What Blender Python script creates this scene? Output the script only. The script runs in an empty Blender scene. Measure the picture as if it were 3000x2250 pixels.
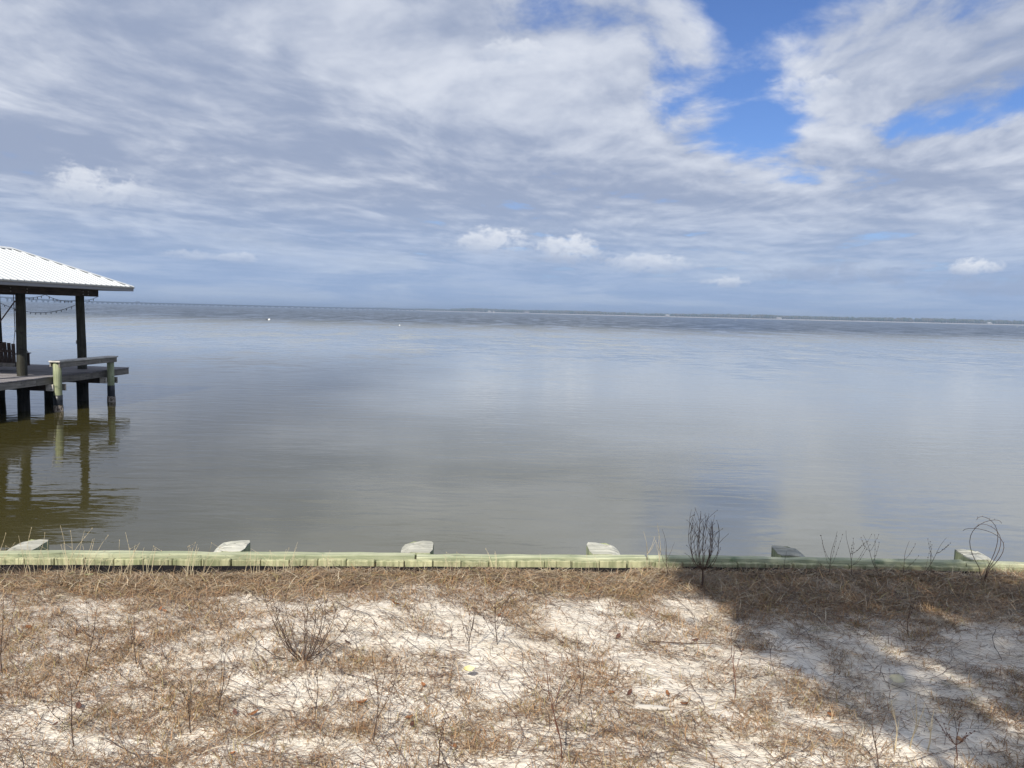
import bpy, math, random
import numpy as np
from math import sin, cos, pi, radians, degrees, atan2, sqrt
from mathutils import Vector, Matrix
random.seed(7); rng = np.random.default_rng(11)
scene = bpy.context.scene
C = scene.collection

# ------------------------------------------------------------------ camera
EYE = 2.8
camd = bpy.data.cameras.new('camera'); cam = bpy.data.objects.new('camera', camd); C.objects.link(cam)
camd.sensor_width = 36; camd.lens = 27.05; camd.clip_start = 0.05; camd.clip_end = 60000
cam.matrix_world = Matrix.Translation((0, 0, EYE)) @ Matrix.Rotation(radians(90 - 5.3), 4, 'X') @ Matrix.Rotation(radians(1.35), 4, 'Z')
scene.camera = cam

# ------------------------------------------------------------------ light
SUN_EL, SUN_AZ = 43.0, 18.0            # shadows run away from the camera, 18 degrees to the right
toward = Vector((-sin(radians(SUN_AZ)) * cos(radians(SUN_EL)), -cos(radians(SUN_AZ)) * cos(radians(SUN_EL)), sin(radians(SUN_EL))))
sund = bpy.data.lights.new('sun', 'SUN'); sun = bpy.data.objects.new('sun', sund); C.objects.link(sun)
sund.energy = 4.9; sund.angle = radians(0.55); sund.color = (1.0, 0.94, 0.84)
sun.rotation_euler = toward.to_track_quat('Z', 'Y').to_euler()
sun.location = (0, -10, 40)
scene.view_settings.view_transform = 'Standard'; scene.view_settings.look = 'None'
scene.view_settings.exposure = 0.15; scene.view_settings.gamma = 1.0; scene.view_settings.use_curve_mapping = False

# ------------------------------------------------------------------ node helper
class G:
    def __init__(s, nt): s.nt = nt; s.n = nt.nodes; s.l = nt.links
    def put(s, sock, v):
        if v is None: return
        if isinstance(v, bpy.types.NodeSocket): s.l.new(v, sock)
        else:
            if hasattr(sock, 'default_value'):
                if sock.type == 'RGBA' and len(v) == 3: v = (*v, 1)
                sock.default_value = v
    def node(s, t, **kw):
        n = s.n.new(t)
        for k, v in kw.items(): setattr(n, k, v)
        return n
    def m(s, op, a, b=None, c=None, clamp=False):
        n = s.node('ShaderNodeMath', operation=op, use_clamp=clamp)
        s.put(n.inputs[0], a); s.put(n.inputs[1], b); s.put(n.inputs[2], c)
        return n.outputs[0]
    def add(s, a, b): return s.m('ADD', a, b)
    def sub(s, a, b): return s.m('SUBTRACT', a, b)
    def mul(s, a, b): return s.m('MULTIPLY', a, b)
    def div(s, a, b): return s.m('DIVIDE', a, b)
    def step(s, v, lo, hi, t0=0.0, t1=1.0):
        n = s.node('ShaderNodeMapRange', interpolation_type='SMOOTHSTEP')
        for k, x in zip(range(5), (v, lo, hi, t0, t1)): s.put(n.inputs[k], x)
        return n.outputs[0]
    def lin(s, v, lo, hi, t0=0.0, t1=1.0):
        n = s.node('ShaderNodeMapRange')
        for k, x in zip(range(5), (v, lo, hi, t0, t1)): s.put(n.inputs[k], x)
        return n.outputs[0]
    def xyz(s, x, y, z):
        n = s.node('ShaderNodeCombineXYZ'); s.put(n.inputs[0], x); s.put(n.inputs[1], y); s.put(n.inputs[2], z); return n.outputs[0]
    def sep(s, v):
        n = s.node('ShaderNodeSeparateXYZ'); s.put(n.inputs[0], v); return n.outputs
    def noise(s, v, scale=1.0, detail=4.0, rough=0.5, dist=0.0, color=False):
        n = s.node('ShaderNodeTexNoise'); s.put(n.inputs['Vector'], v)
        n.inputs['Scale'].default_value = scale; n.inputs['Detail'].default_value = detail
        n.inputs['Roughness'].default_value = rough; n.inputs['Distortion'].default_value = dist
        return n.outputs['Color' if color else 'Fac']
    def mix(s, f, a, b):
        n = s.node('ShaderNodeMix', data_type='RGBA')
        s.put(n.inputs[0], f); s.put(n.inputs[6], a); s.put(n.inputs[7], b); return n.outputs[2]
    def scalev(s, v, sx, sy, sz):
        n = s.node('ShaderNodeVectorMath', operation='MULTIPLY'); s.put(n.inputs[0], v); n.inputs[1].default_value = (sx, sy, sz); return n.outputs[0]

# ------------------------------------------------------------------ sky
world = bpy.data.worlds.new('World'); scene.world = world; world.use_nodes = True
g = G(world.node_tree); g.n.clear()
out = g.node('ShaderNodeOutputWorld'); bg = g.node('ShaderNodeBackground')
sky = g.node('ShaderNodeTexSky', sky_type='NISHITA'); sky.sun_disc = False
sky.sun_elevation = radians(SUN_EL); sky.sun_rotation = radians(180 + SUN_AZ)
sky.altitude = 0; sky.air_density = 1.0; sky.dust_density = 0.6; sky.ozone_density = 2.0
SKY_STRENGTH = 0.10
def skycol(r, gr, b): return (r / SKY_STRENGTH, gr / SKY_STRENGTH, b / SKY_STRENGTH, 1)   # cloud colours in the sky's own units
dirv = g.node('ShaderNodeTexCoord').outputs['Generated']
dx, dy, dz = g.sep(dirv)
zz = g.m('MAXIMUM', dz, 0.0)
zc = g.add(zz, 0.075)
px, py = g.div(dx, zc), g.div(dy, zc)
th = radians(13)
al = g.add(g.mul(px, sin(th)), g.mul(py, cos(th)))          # along the cloud streets
ac = g.sub(g.mul(px, cos(th)), g.mul(py, sin(th)))          # across them
wx, wy, _ = g.sep(g.noise(g.xyz(g.mul(ac, .55), g.mul(al, .30), 3.1), 1.0, 3, .5, color=True))
acw = g.add(ac, g.mul(g.sub(wx, .5), 1.1)); alw = g.add(al, g.mul(g.sub(wy, .5), 1.1))
def pf(o_): return g.noise(g.xyz(g.mul(acw, 1.75), g.mul(g.add(alw, o_), 1.15), 5.2), 1.0, 10, .575, .10)
puffy, puffy2 = pf(0.0), pf(-.15)
broad = g.noise(g.xyz(g.mul(acw, .55), g.mul(al, .28), 1.7), 1.0, 3, .5)
strk = g.noise(g.xyz(g.mul(acw, 1.25), g.mul(alw, .5), 9.4), 1.0, 6, .52, .2)
el = g.m('ARCSINE', dz); az = g.m('ARCTAN2', dx, dy)
D = radians(1)
gap = 0.0
for a0, e0, ra, re_, k_ in ((15.6, 19.5, 3.6, 5.5, 1.0), (17.0, 13.4, 3.6, 2.8, .9), (27.0, 12.6, 8.0, 1.2, .62), (1.5, 22.0, 4.0, 2.4, .55), (23, 21.5, 5.0, 1.6, .6), (10.8, 15.0, 2.2, 2.2, .45), (19, 9.4, 4, .9, .55),
                       (15.5, 30, 10, 8, 1.0), (-75, 30, 26, 9, .9), (85, 24, 24, 8, .9), (180, 45, 50, 18, .8)):
    a = g.div(g.sub(az, a0 * D), ra * D); e = g.div(g.sub(el, e0 * D), re_ * D)
    gap = g.add(gap, g.mul(g.m('POWER', 2.718, g.mul(g.add(g.mul(a, a), g.mul(e, e)), -1.0)), k_))
dens = g.add(g.add(g.mul(g.sub(puffy, .5), 5.4), g.mul(g.sub(broad, .5), 1.6)), g.mul(g.sub(strk, .5), 2.0))
lowel = g.step(dz, .17, .01)                                  # veil low over the far shore
dens = g.add(dens, g.step(az, .05, -.30, 0, .6))
frn = g.noise(g.xyz(g.mul(acw, 4.2), g.mul(alw, 3.0), 2.2), 1.0, 6, .6)
dens = g.add(dens, g.mul(g.sub(frn, .5), 2.6))
cover = g.step(g.sub(g.add(dens, 1.42), g.mul(gap, 2.0)), -.35, .95)
cover = g.m('MAXIMUM', g.mul(cover, .96), g.mul(lowel, .92), clamp=True)
relief = g.mul(g.sub(puffy, puffy2), 3.4)
lum = g.add(g.add(g.mul(g.sub(strk, .5), 3.0), g.add(g.mul(g.sub(puffy, .5), 2.0), g.mul(g.sub(frn, .5), .9))), g.add(relief, g.mul(g.sub(broad, .5), 1.2)))
lum = g.add(lum, g.mul(gap, .30))
lum = g.sub(lum, g.mul(g.m('MULTIPLY', g.step(dz, .07, .15), g.step(dz, .24, .15)), .45))
lum = g.step(lum, -.95, 1.25)
ccol = g.mix(lum, skycol(.305, .36, .49), skycol(.67, .705, .78))
hstr = g.noise(g.xyz(g.mul(az, 5.0), g.mul(el, 46), .3), 1.0, 6, .58, .5)
hcol = g.mix(g.step(hstr, .42, .72), skycol(.275, .385, .60), skycol(.42, .51, .67))
ccol = g.mix(g.mul(lowel, .88), ccol, hcol)
skyc = g.node('ShaderNodeMix', data_type='RGBA', blend_type='MULTIPLY'); skyc.inputs[0].default_value = 1
g.put(skyc.inputs[6], sky.outputs[0]); skyc.inputs[7].default_value = (.60, .76, 1.12, 1)
col = g.mix(cover, skyc.outputs[2], ccol)
# small fair-weather cumulus low over the water
pn = g.noise(g.xyz(g.mul(az, 34), g.mul(el, 52), 4.0), 1.0, 7, .60, .3)
pn2 = g.noise(g.xyz(g.mul(az, 130), g.mul(el, 170), 8.0), 1.0, 4, .58)
for a0, e0, ra, re_, br, gy in ((-28.8, 6.9, 2.9, 1.8, .60, 0), (-26.2, 6.8, 2.8, 1.3, .25, 0), (-1.6, 4.95, 3.2, 1.15, .70, 0), (4.2, 4.45, 2.6, 1.35, .75, 0), (9.9, 3.6, 3.2, .95, .55, 0),
                           (15.2, 2.5, 1.7, .6, .6, 0), (30.6, 3.45, 1.5, .7, .8, 0), (-20.5, 3.3, 4.0, .5, .35, 0), (-.5, 18.0, 2.6, 1.0, .45, 0), (20.2, 15.2, 2.6, 1.0, .5, 0),
                           (22.5, 3.0, 5.5, .85, .5, 1), (31.5, 2.3, 5.0, .8, .5, 1), (3.5, 4.0, 3.2, .5, .35, 1), (-55, 5, 2.4, 1.2, .6, 0), (52, 5, 2.4, 1.2, .6, 0)):
    e = g.div(g.sub(el, e0 * D), re_ * D)
    e2 = g.m('MAXIMUM', e, g.mul(e, -1.5))                     # flatter below
    a = g.div(g.sub(az, a0 * D), ra * D)
    d = g.add(g.add(g.mul(a, a), g.mul(e2, e2)), g.add(g.mul(g.sub(pn, .5), 4.6), g.mul(g.sub(pn2, .5), .9)))
    msk = g.mul(g.step(d, 1.2, .0), br)
    if gy: c_ = skycol(.31, .375, .52)
    else: c_ = g.mix(g.step(g.add(e, g.mul(g.sub(pn, .5), 2.2)), -.9, .8), skycol(.38, .45, .59), skycol(.84, .86, .90))
    col = g.mix(msk, col, c_)
g.put(bg.inputs[0], col); bg.inputs[1].default_value = SKY_STRENGTH
g.l.new(bg.outputs[0], out.inputs[0])
world.cycles.sampling_method = 'MANUAL'; world.cycles.sample_map_resolution = 256

# ------------------------------------------------------------------ materials
def mat(name):
    m = bpy.data.materials.new(name); m.use_nodes = True
    gg = G(m.node_tree); gg.n.clear()
    o = gg.node('ShaderNodeOutputMaterial'); b = gg.node('ShaderNodeBsdfPrincipled'); gg.l.new(b.outputs[0], o.inputs[0])
    return m, gg, b
def bump(gg, b, h, strength, dist):
    n = gg.node('ShaderNodeBump'); n.inputs['Strength'].default_value = strength; n.inputs['Distance'].default_value = dist
    gg.put(n.inputs['Height'], h); gg.l.new(n.outputs[0], b.inputs['Normal']); return n
def wood(name, c0, c1, stain=None, axis='X', rough=.8, scale=1.0, spec=.2):
    m, gg, b = mat(name)
    tc = gg.node('ShaderNodeTexCoord').outputs['Object']
    rnd = gg.node('ShaderNodeObjectInfo').outputs['Random']
    x, y, z = gg.sep(tc); off = gg.mul(rnd, 37.0)
    k = {'X': (2.2, 38, 38), 'Y': (38, 2.2, 38), 'Z': (38, 38, 2.2)}[axis]
    v = gg.xyz(gg.add(gg.mul(x, k[0] * scale), off), gg.add(gg.mul(y, k[1] * scale), off), gg.mul(z, k[2] * scale))
    gr = gg.noise(v, 1.0, 6, .6, .4)
    pat = gg.noise(gg.xyz(gg.add(gg.mul(x, 3.1), off), gg.mul(y, 3.1), gg.mul(z, 3.1)), 1.0, 4, .55)
    f = gg.step(gg.add(gg.mul(gr, .6), gg.mul(pat, .4)), .36, .64)
    c = gg.mix(f, c0, c1)
    if stain: c = gg.mix(gg.step(gg.noise(gg.xyz(gg.add(gg.mul(x, 5), off), gg.mul(y, 9), gg.mul(z, 9)), 1.0, 5, .6), .56, .74), c, stain)
    ck = {'X': (1.3, 75, 75), 'Y': (75, 1.3, 75), 'Z': (75, 75, 1.3)}[axis]
    crk = gg.noise(gg.xyz(gg.add(gg.mul(x, ck[0]), off), gg.add(gg.mul(y, ck[1]), off), gg.mul(z, ck[2])), 1.0, 2, .5)
    c = gg.mix(gg.mul(gg.step(crk, .63, .70), .75), c, tuple(q * .25 for q in c0))
    br = gg.node('ShaderNodeHueSaturation'); gg.put(br.inputs['Value'], gg.lin(rnd, 0, 1, .82, 1.15)); gg.put(br.inputs['Color'], c)
    gg.l.new(br.outputs[0], b.inputs['Base Color'])
    b.inputs['Roughness'].default_value = rough; b.inputs['Specular IOR Level'].default_value = spec
    bump(gg, b, gr, .5, .004)
    return m
M = {}
M['cap'] = wood('green_treated_timber', (.27, .30, .19), (.50, .51, .35), (.13, .18, .10), 'X')
M['plank'] = wood('green_treated_plank', (.20, .22, .12), (.47, .46, .28), (.10, .13, .07), 'Z', scale=.7)
M['pile_green'] = wood('treated_pile', (.24, .27, .16), (.40, .43, .27), (.16, .20, .12), 'Z')
M['pile_top'] = wood('bleached_end_grain', (.30, .30, .25), (.52, .51, .44), (.17, .155, .13), 'X')
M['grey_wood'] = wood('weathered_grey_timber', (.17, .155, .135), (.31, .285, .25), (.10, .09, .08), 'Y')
M['deck'] = wood('weathered_deck_board', (.17, .16, .165), (.27, .255, .26), None, 'X')
M['bench_wood'] = wood('pale_bench_board', (.44, .42, .38), (.66, .63, .57), (.3, .28, .25), 'Y')
M['lit_timber'] = wood('sunlit_timber', (.52, .48, .42), (.68, .63, .57), None, 'X')  # lighter copy for the sunlit beam ends
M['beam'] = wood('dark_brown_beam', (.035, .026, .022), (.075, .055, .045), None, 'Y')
M['post'] = wood('dark_creosoted_post', (.026, .025, .020), (.060, .060, .045), (.022, .018, .015), 'Z', scale=.6)
M['dark_pile'] = wood('wet_dark_pile', (.012, .012, .010), (.035, .032, .026), None, 'Z')
M['swing'] = wood('dark_stained_slat', (.045, .032, .028), (.09, .066, .055), None, 'Z')
M['drift'] = wood('grey_driftwood', (.42, .39, .35), (.58, .54, .48), None, 'X')
M['twig'] = wood('dark_twig', (.05, .033, .026), (.10, .066, .05), None, 'Z')
M['redtwig'] = wood('reddish_twig', (.10, .05, .035), (.17, .085, .06), None, 'Z')
M['straw'] = wood('pale_straw', (.42, .35, .22), (.62, .53, .36), None, 'Z')
M['bark'] = wood('tree_bark', (.07, .05, .04), (.16, .12, .09), None, 'Z')
def plain(name, c, rough=.6, metal=0, spec=.4, var=.12, sc=6.0):
    m, gg, b = mat(name)
    tc = gg.node('ShaderNodeTexCoord').outputs['Object']
    n = gg.noise(tc, sc, 5, .6)
    gg.put(b.inputs['Base Color'], gg.mix(n, tuple(x * (1 - var) for x in c), tuple(min(1, x * (1 + var)) for x in c)))
    b.inputs['Roughness'].default_value = rough; b.inputs['Metallic'].default_value = metal; b.inputs['Specular IOR Level'].default_value = spec
    return m
M['roof'] = plain('white_painted_metal', (.60, .62, .615), .42, 0, .5, .04, 1.5)
M['fascia'] = plain('grey_metal_trim', (.27, .27, .285), .5, 0, .4, .1)
M['soffit'] = plain('pale_soffit', (.42, .40, .35), .7, 0, .3)
M['steel'] = plain('galvanised_steel', (.30, .27, .24), .5, .7, .5)
M['cloth'] = plain('black_filter_cloth', (.010, .010, .012), .75, 0, .2, .3, 30)
M['sleeve'] = plain('black_pile_wrap', (.014, .016, .020), .42, 0, .5, .35, 9)
M['rope'] = plain('rope', (.10, .075, .075), .9, 0, .1)
M['cable'] = plain('black_cable', (.02, .02, .022), .6, 0, .3)
M['bulb'] = plain('unlit_bulb', (.10, .09, .085), .2, 0, .5)
M['concrete'] = plain('bridge_concrete', (.055, .055, .06), .85, 0, .2)
M['housewall'] = plain('white_house_wall', (.42, .41, .40), .8, 0, .2)
M['houseroof'] = plain('house_roof', (.25, .22, .21), .8, 0, .2)
M['pane'] = plain('window_pane', (.04, .05, .06), .1, 0, .5)
M['buoy'] = plain('white_float', (.82, .82, .80), .4, 0, .5)
M['darkfloat'] = plain('dark_float', (.03, .03, .035), .5, 0, .4)
M['bird'] = plain('bird_feathers', (.06, .055, .05), .8, 0, .2)
M['truck'] = plain('truck_body', (.10, .11, .13), .5, 0, .4)
M['tyre'] = plain('tyre', (.015, .015, .015), .8, 0, .2)
M['leaf_o'] = plain('dry_orange_leaf', (.30, .13, .055), .6, 0, .3, .35, 40)
M['leaf_b'] = plain('dry_brown_leaf', (.11, .05, .035), .6, 0, .3, .35, 40)
M['leaf_t'] = plain('dry_tan_leaf', (.40, .24, .13), .6, 0, .3, .3, 40)
M['leaf_y'] = plain('pale_yellow_leaf', (.80, .70, .33), .6, 0, .3, .12, 40)
M['leaf_g'] = plain('pale_green_leaf', (.50, .56, .30), .6, 0, .3, .2, 40)
M['leaf_p'] = plain('faded_straw_leaf', (.52, .48, .33), .7, 0, .2, .2, 40)
M['crown'] = plain('oak_leaf', (.06, .085, .03), .6, 0, .3, .3, 3)
m, gg, b = mat('barnacle_crust'); tc = gg.node('ShaderNodeTexCoord').outputs['Object']
n = gg.noise(tc, 28, 4, .6); gg.put(b.inputs['Base Color'], gg.mix(gg.step(n, .42, .62), (.10, .075, .05), (.52, .44, .36))); b.inputs['Roughness'].default_value = .85
bump(gg, b, n, 1, .02); M['barnacle'] = m
m, gg, b = mat('dry_plant_fibre')          # one base colour per blade
at = gg.node('ShaderNodeAttribute', attribute_name='tint'); gg.l.new(at.outputs['Color'], b.inputs['Base Color'])
b.inputs['Roughness'].default_value = .7; b.inputs['Specular IOR Level'].default_value = .25; M['blade'] = m
# sand
m, gg, b = mat('white_quartz_sand'); tc = gg.node('ShaderNodeTexCoord').outputs['Object']
n1 = gg.noise(tc, 3.0, 5, .6); n2 = gg.noise(tc, 60, 4, .65); n3 = gg.noise(tc, 420, 2, .6)
c = gg.mix(gg.step(n1, .35, .70), (.76, .69, .575), (.85, .79, .69))
c = gg.mix(gg.step(n2, .60, .74), c, (.50, .43, .35))
c = gg.mix(gg.step(n3, .66, .72), c, (.30, .24, .19))
gg.put(b.inputs['Base Color'], c); b.inputs['Roughness'].default_value = .95; b.inputs['Specular IOR Level'].default_value = .15
bump(gg, b, gg.add(gg.mul(gg.noise(tc, 22, 5, .6), 1.0), gg.mul(n2, .35)), .9, .02); M['sand'] = m
M['farsand'] = plain('far_beach_sand', (.36, .345, .31), .95, 0, .1)
# water: murky body under a rippled skin, calm in the lee of the shore, choppier farther out
m, gg, b = mat('bay_water'); tc = gg.node('ShaderNodeTexCoord').outputs['Object']
x, y, z = gg.sep(tc)
out_ = gg.step(gg.add(y, gg.mul(gg.noise(gg.scalev(tc, .02, .05, 1), 1.0, 3, .5), 50)), 45, 190)     # fetch
pat = gg.noise(gg.scalev(tc, .035, .09, 1), 1.0, 4, .55, .3)
calm = gg.step(pat, .40, .66, .35, 1.0)
near = gg.noise(gg.scalev(tc, .9, 2.6, 1), 1.0, 3, .5, .3)
rip = gg.noise(gg.scalev(tc, 2.6, 7.5, 1), 1.0, 4, .5, .2)
chop = gg.noise(gg.scalev(tc, .55, 1.5, 1), 1.0, 5, .55)
grp = gg.step(gg.noise(gg.scalev(tc, .16, .045, 1), 1.0, 4, .6), .36, .64, .12, 1.0)
far_ = gg.noise(gg.scalev(tc, .10, .32, 1), 1.0, 4, .55)
h = gg.add(gg.mul(near, .0095), gg.mul(gg.mul(rip, calm), .0040))
bn = bump(gg, b, h, 1.0, 1.0)
c1 = gg.sep(gg.noise(gg.scalev(tc, .8, 2.0, 1), 1.0, 3, .55, color=True)); c2 = gg.sep(gg.noise(gg.scalev(tc, .22, .16, 1), 1.0, 3, .6, color=True))
mid_ = gg.step(y, 22, 70, .0, 1.0)
amp = gg.add(gg.mul(gg.mul(out_, grp), 2.6), gg.mul(mid_, .035))
sx_ = gg.mul(gg.sub(c1[0], .5), amp); sy_ = gg.add(gg.mul(gg.sub(c1[1], .5), gg.mul(amp, 1.5)), gg.mul(gg.sub(c2[1], .5), gg.mul(amp, .9)))
sy_ = gg.sub(gg.mul(sy_, gg.sub(1.0, out_)), gg.mul(gg.m('ABSOLUTE', sy_), out_))      # of steep wavelets only the faces turned to the shore are seen
nv = gg.node('ShaderNodeVectorMath', operation='ADD'); gg.l.new(bn.outputs[0], nv.inputs[0]); gg.put(nv.inputs[1], gg.xyz(sx_, sy_, 0.0))
nn = gg.node('ShaderNodeVectorMath', operation='NORMALIZE'); gg.l.new(nv.outputs[0], nn.inputs[0]); gg.l.new(nn.outputs[0], b.inputs['Normal'])
b.inputs['Base Color'].default_value = (.075, .062, .022, 1)
tint_noise = gg.noise(gg.scalev(tc, .12, .16, 1), 1.0, 4, .55)                       # patchy noise; reflected sky brightness is painted into the body colour with it
rgt = gg.step(gg.add(x, gg.mul(gg.sub(tint_noise, .5), 9)), -.5, 6.5); lft = gg.mul(gg.step(gg.add(x, gg.mul(gg.sub(tint_noise, .5), 4)), -1.5, -7.5), gg.step(y, 62, 28))
tint = gg.mix(gg.step(tint_noise, .36, .66), (.098, .096, .064), (.140, .138, .108))
tint = gg.mix(rgt, tint, (.205, .213, .195))  # right side painted paler in place of bright cloud reflected there
tint = gg.mix(gg.step(gg.add(y, gg.mul(gg.sub(tint_noise, .5), 8)), 9, 32), tint, (.30, .318, .305))  # mid-distance body colour lightened to paint in a stronger sky reflection
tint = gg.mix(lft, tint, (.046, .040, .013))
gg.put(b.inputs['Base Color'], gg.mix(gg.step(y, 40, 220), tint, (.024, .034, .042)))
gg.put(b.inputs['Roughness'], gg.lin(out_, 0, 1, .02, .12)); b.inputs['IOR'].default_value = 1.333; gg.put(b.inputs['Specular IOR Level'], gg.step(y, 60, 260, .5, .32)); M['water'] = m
# far wood
m, gg, b = mat('far_wood_foliage'); tc = gg.node('ShaderNodeTexCoord').outputs['Object']
n = gg.noise(tc, .035, 3, .6)
gg.put(b.inputs['Base Color'], gg.mix(gg.step(n, .38, .62), (.045, .065, .03), (.11, .095, .06))); b.inputs['Roughness'].default_value = .9; b.inputs['Specular IOR Level'].default_value = .1; M['wood'] = m

# ------------------------------------------------------------------ mesh helpers
class MB:
    def __init__(s): s.v = []; s.f = []
    def quadbox(s, p):                   # eight corners: bottom four, top four
        o = len(s.v); s.v += [tuple(q) for q in p]
        s.f += [(o, o+3, o+2, o+1), (o+4, o+5, o+6, o+7), (o, o+1, o+5, o+4), (o+1, o+2, o+6, o+5), (o+2, o+3, o+7, o+6), (o+3, o, o+4, o+7)]
        return s
    def box(s, a, b, bev=0.0):
        (x0, y0, z0), (x1, y1, z1) = a, b
        if bev <= 0:
            return s.quadbox([(x0, y0, z0), (x1, y0, z0), (x1, y1, z0), (x0, y1, z0), (x0, y0, z1), (x1, y0, z1), (x1, y1, z1), (x0, y1, z1)])
        o = len(s.v); r = bev              # chamfered along every edge: each face inset on its own plane
        idx = {}
        for i, X in enumerate((x0, x1)):
            for j, Y in enumerate((y0, y1)):
                for k, Z in enumerate((z0, z1)):
                    sx, sy, sz = (r if i == 0 else -r), (r if j == 0 else -r), (r if k == 0 else -r)
                    idx[i, j, k, 0] = len(s.v); s.v.append((X, Y + sy, Z + sz))
                    idx[i, j, k, 1] = len(s.v); s.v.append((X + sx, Y, Z + sz))
                    idx[i, j, k, 2] = len(s.v); s.v.append((X + sx, Y + sy, Z))
        q = lambda *t: s.f.append(tuple(idx[k] for k in t))
        for i in (0, 1):
            q(*[(i, a_, b_, 0) for a_, b_ in ((0, 0), (0, 1), (1, 1), (1, 0))]); q(*[(a_, i, b_, 1) for a_, b_ in ((0, 0), (1, 0), (1, 1), (0, 1))]); q(*[(a_, b_, i, 2) for a_, b_ in ((0, 0), (0, 1), (1, 1), (1, 0))])
            for j in (0, 1):
                q((i, j, 0, 0), (i, j, 1, 0), (i, j, 1, 1), (i, j, 0, 1)); q((i, 0, j, 0), (i, 1, j, 0), (i, 1, j, 2), (i, 0, j, 2)); q((0, i, j, 1), (1, i, j, 1), (1, i, j, 2), (0, i, j, 2))
                for k in (0, 1): q((i, j, k, 0), (i, j, k, 1), (i, j, k, 2))
        return s
    def tube(s, pts, rad, n=8, cap=True, jit=0.0):
        pts = [Vector(p) for p in pts]; rad = rad if hasattr(rad, '__len__') else [rad] * len(pts)
        o = len(s.v); t0 = (pts[1] - pts[0]).normalized()
        u = t0.orthogonal().normalized()
        for i, p in enumerate(pts):
            t = (pts[min(i+1, len(pts)-1)] - pts[max(i-1, 0)]).normalized()
            u = (u - t * u.dot(t)).normalized(); w = t.cross(u)
            for k in range(n):
                a = 2 * pi * k / n; r = rad[i] * (1 + jit * (random.random() - .5))
                s.v.append(tuple(p + (u * cos(a) + w * sin(a)) * r))
        for i in range(len(pts) - 1):
            for k in range(n):
                s.f.append((o+i*n+k, o+i*n+(k+1) % n, o+(i+1)*n+(k+1) % n, o+(i+1)*n+k))
        if cap:
            s.f.append(tuple(o+k for k in reversed(range(n)))); s.f.append(tuple(o+(len(pts)-1)*n+k for k in range(n)))
        return s
    def ball(s, c, r, n=8, m_=5):
        o = len(s.v); rx, ry, rz = r if hasattr(r, '__len__') else (r, r, r)
        s.v.append((c[0], c[1], c[2] - rz))
        for i in range(1, m_):
            ph = -pi / 2 + pi * i / m_
            for k in range(n): a = 2*pi*k/n; s.v.append((c[0] + rx*cos(ph)*cos(a), c[1] + ry*cos(ph)*sin(a), c[2] + rz*sin(ph)))
        s.v.append((c[0], c[1], c[2] + rz)); t = len(s.v) - 1
        for k in range(n):
            s.f.append((o, o+1+(k+1) % n, o+1+k)); s.f.append((t, t-n+k, t-n+(k+1) % n))
            for i in range(m_ - 2): s.f.append((o+1+i*n+k, o+1+i*n+(k+1) % n, o+1+(i+1)*n+(k+1) % n, o+1+(i+1)*n+k))
        return s
    def mesh(s, name, m_, smooth=False):
        me = bpy.data.meshes.new(name); me.from_pydata(s.v, [], s.f); me.update()
        me.materials.append(M[m_])
        if smooth:
            for p in me.polygons: p.use_smooth = len(p.vertices) <= 4
        return me
    def build(s, name, m_, parent=None, loc=None, rotz=0, smooth=False):
        return link(name, s.mesh(name, m_, smooth), parent, loc, rotz)
def link(name, me, parent=None, loc=None, rotz=0):
    o = bpy.data.objects.new(name, me); C.objects.link(o)
    if parent: o.parent = parent
    if loc is not None: o.location = loc
    o.rotation_euler.z = rotz
    return o
def tag(o, label, cat=None, group=None, kind=None):
    o['label'] = label
    if cat: o['category'] = cat
    if group: o['group'] = group
    if kind: o['kind'] = kind
    return o
def empty(name, loc, rotz=0, label=None, cat=None, group=None):
    o = bpy.data.objects.new(name, None); C.objects.link(o); o.location = loc; o.rotation_euler.z = rotz; o.empty_display_size = .1
    if label: tag(o, label, cat, group)
    return o
def npmesh(name, V, Fl, nside, m_, tint=None):
    me = bpy.data.meshes.new(name)
    nf = len(Fl) // nside
    me.vertices.add(len(V)); me.vertices.foreach_set('co', np.asarray(V, np.float32).ravel())
    me.loops.add(len(Fl)); me.loops.foreach_set('vertex_index', np.asarray(Fl, np.int32))
    me.polygons.add(nf); me.polygons.foreach_set('loop_start', np.arange(nf, dtype=np.int32) * nside)
    me.update(calc_edges=True); me.materials.append(M[m_])
    if tint is not None:
        a = me.color_attributes.new('tint', 'FLOAT_COLOR', 'POINT')
        a.data.foreach_set('color', np.concatenate([tint, np.ones((len(tint), 1))], 1).astype(np.float32).ravel())
    return me

# ------------------------------------------------------------------ terrain
def bulk(x):                                     # land face of the bulkhead along the shore
    x = np.asarray(x, float); return np.where(x < .95, 5.055 + .0547 * (x - .95), 5.055 + .018 * (x - .95))
def gz(x, y):
    x = np.asarray(x, float); y = np.asarray(y, float)
    z = 1.085 + .016*np.sin(1.7*x + .6*y) + .012*np.sin(2.9*y - 1.1*x + 1) + .008*np.sin(5.3*x + 2) * np.sin(4.1*y) + .004*np.sin(11*x + 7*y) + .003*np.sin(17*y - 9*x)
    d = bulk(x) - y
    z = z + np.where(x > .8, .012, -.010) * np.exp(-(np.maximum(d, 0) / .5) ** 2) - .030 * np.exp(-(np.maximum(d, 0) / .10) ** 2) * (x < 3.2)
    return z
xs = np.concatenate([np.linspace(-40, -6, 24), np.linspace(-5.9, 5.9, 237), np.linspace(6, 40, 24)])
t = np.concatenate([np.linspace(0, .84, 24, endpoint=False), np.linspace(.84, 1, 150)])
X, T = np.meshgrid(xs, t); Yv = -28 + T * (bulk(X) + .006 + 28); Z = gz(X, Yv)
nx, ny = len(xs), len(t)
i, j = np.meshgrid(np.arange(nx - 1), np.arange(ny - 1)); a = (j * nx + i).ravel()
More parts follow.
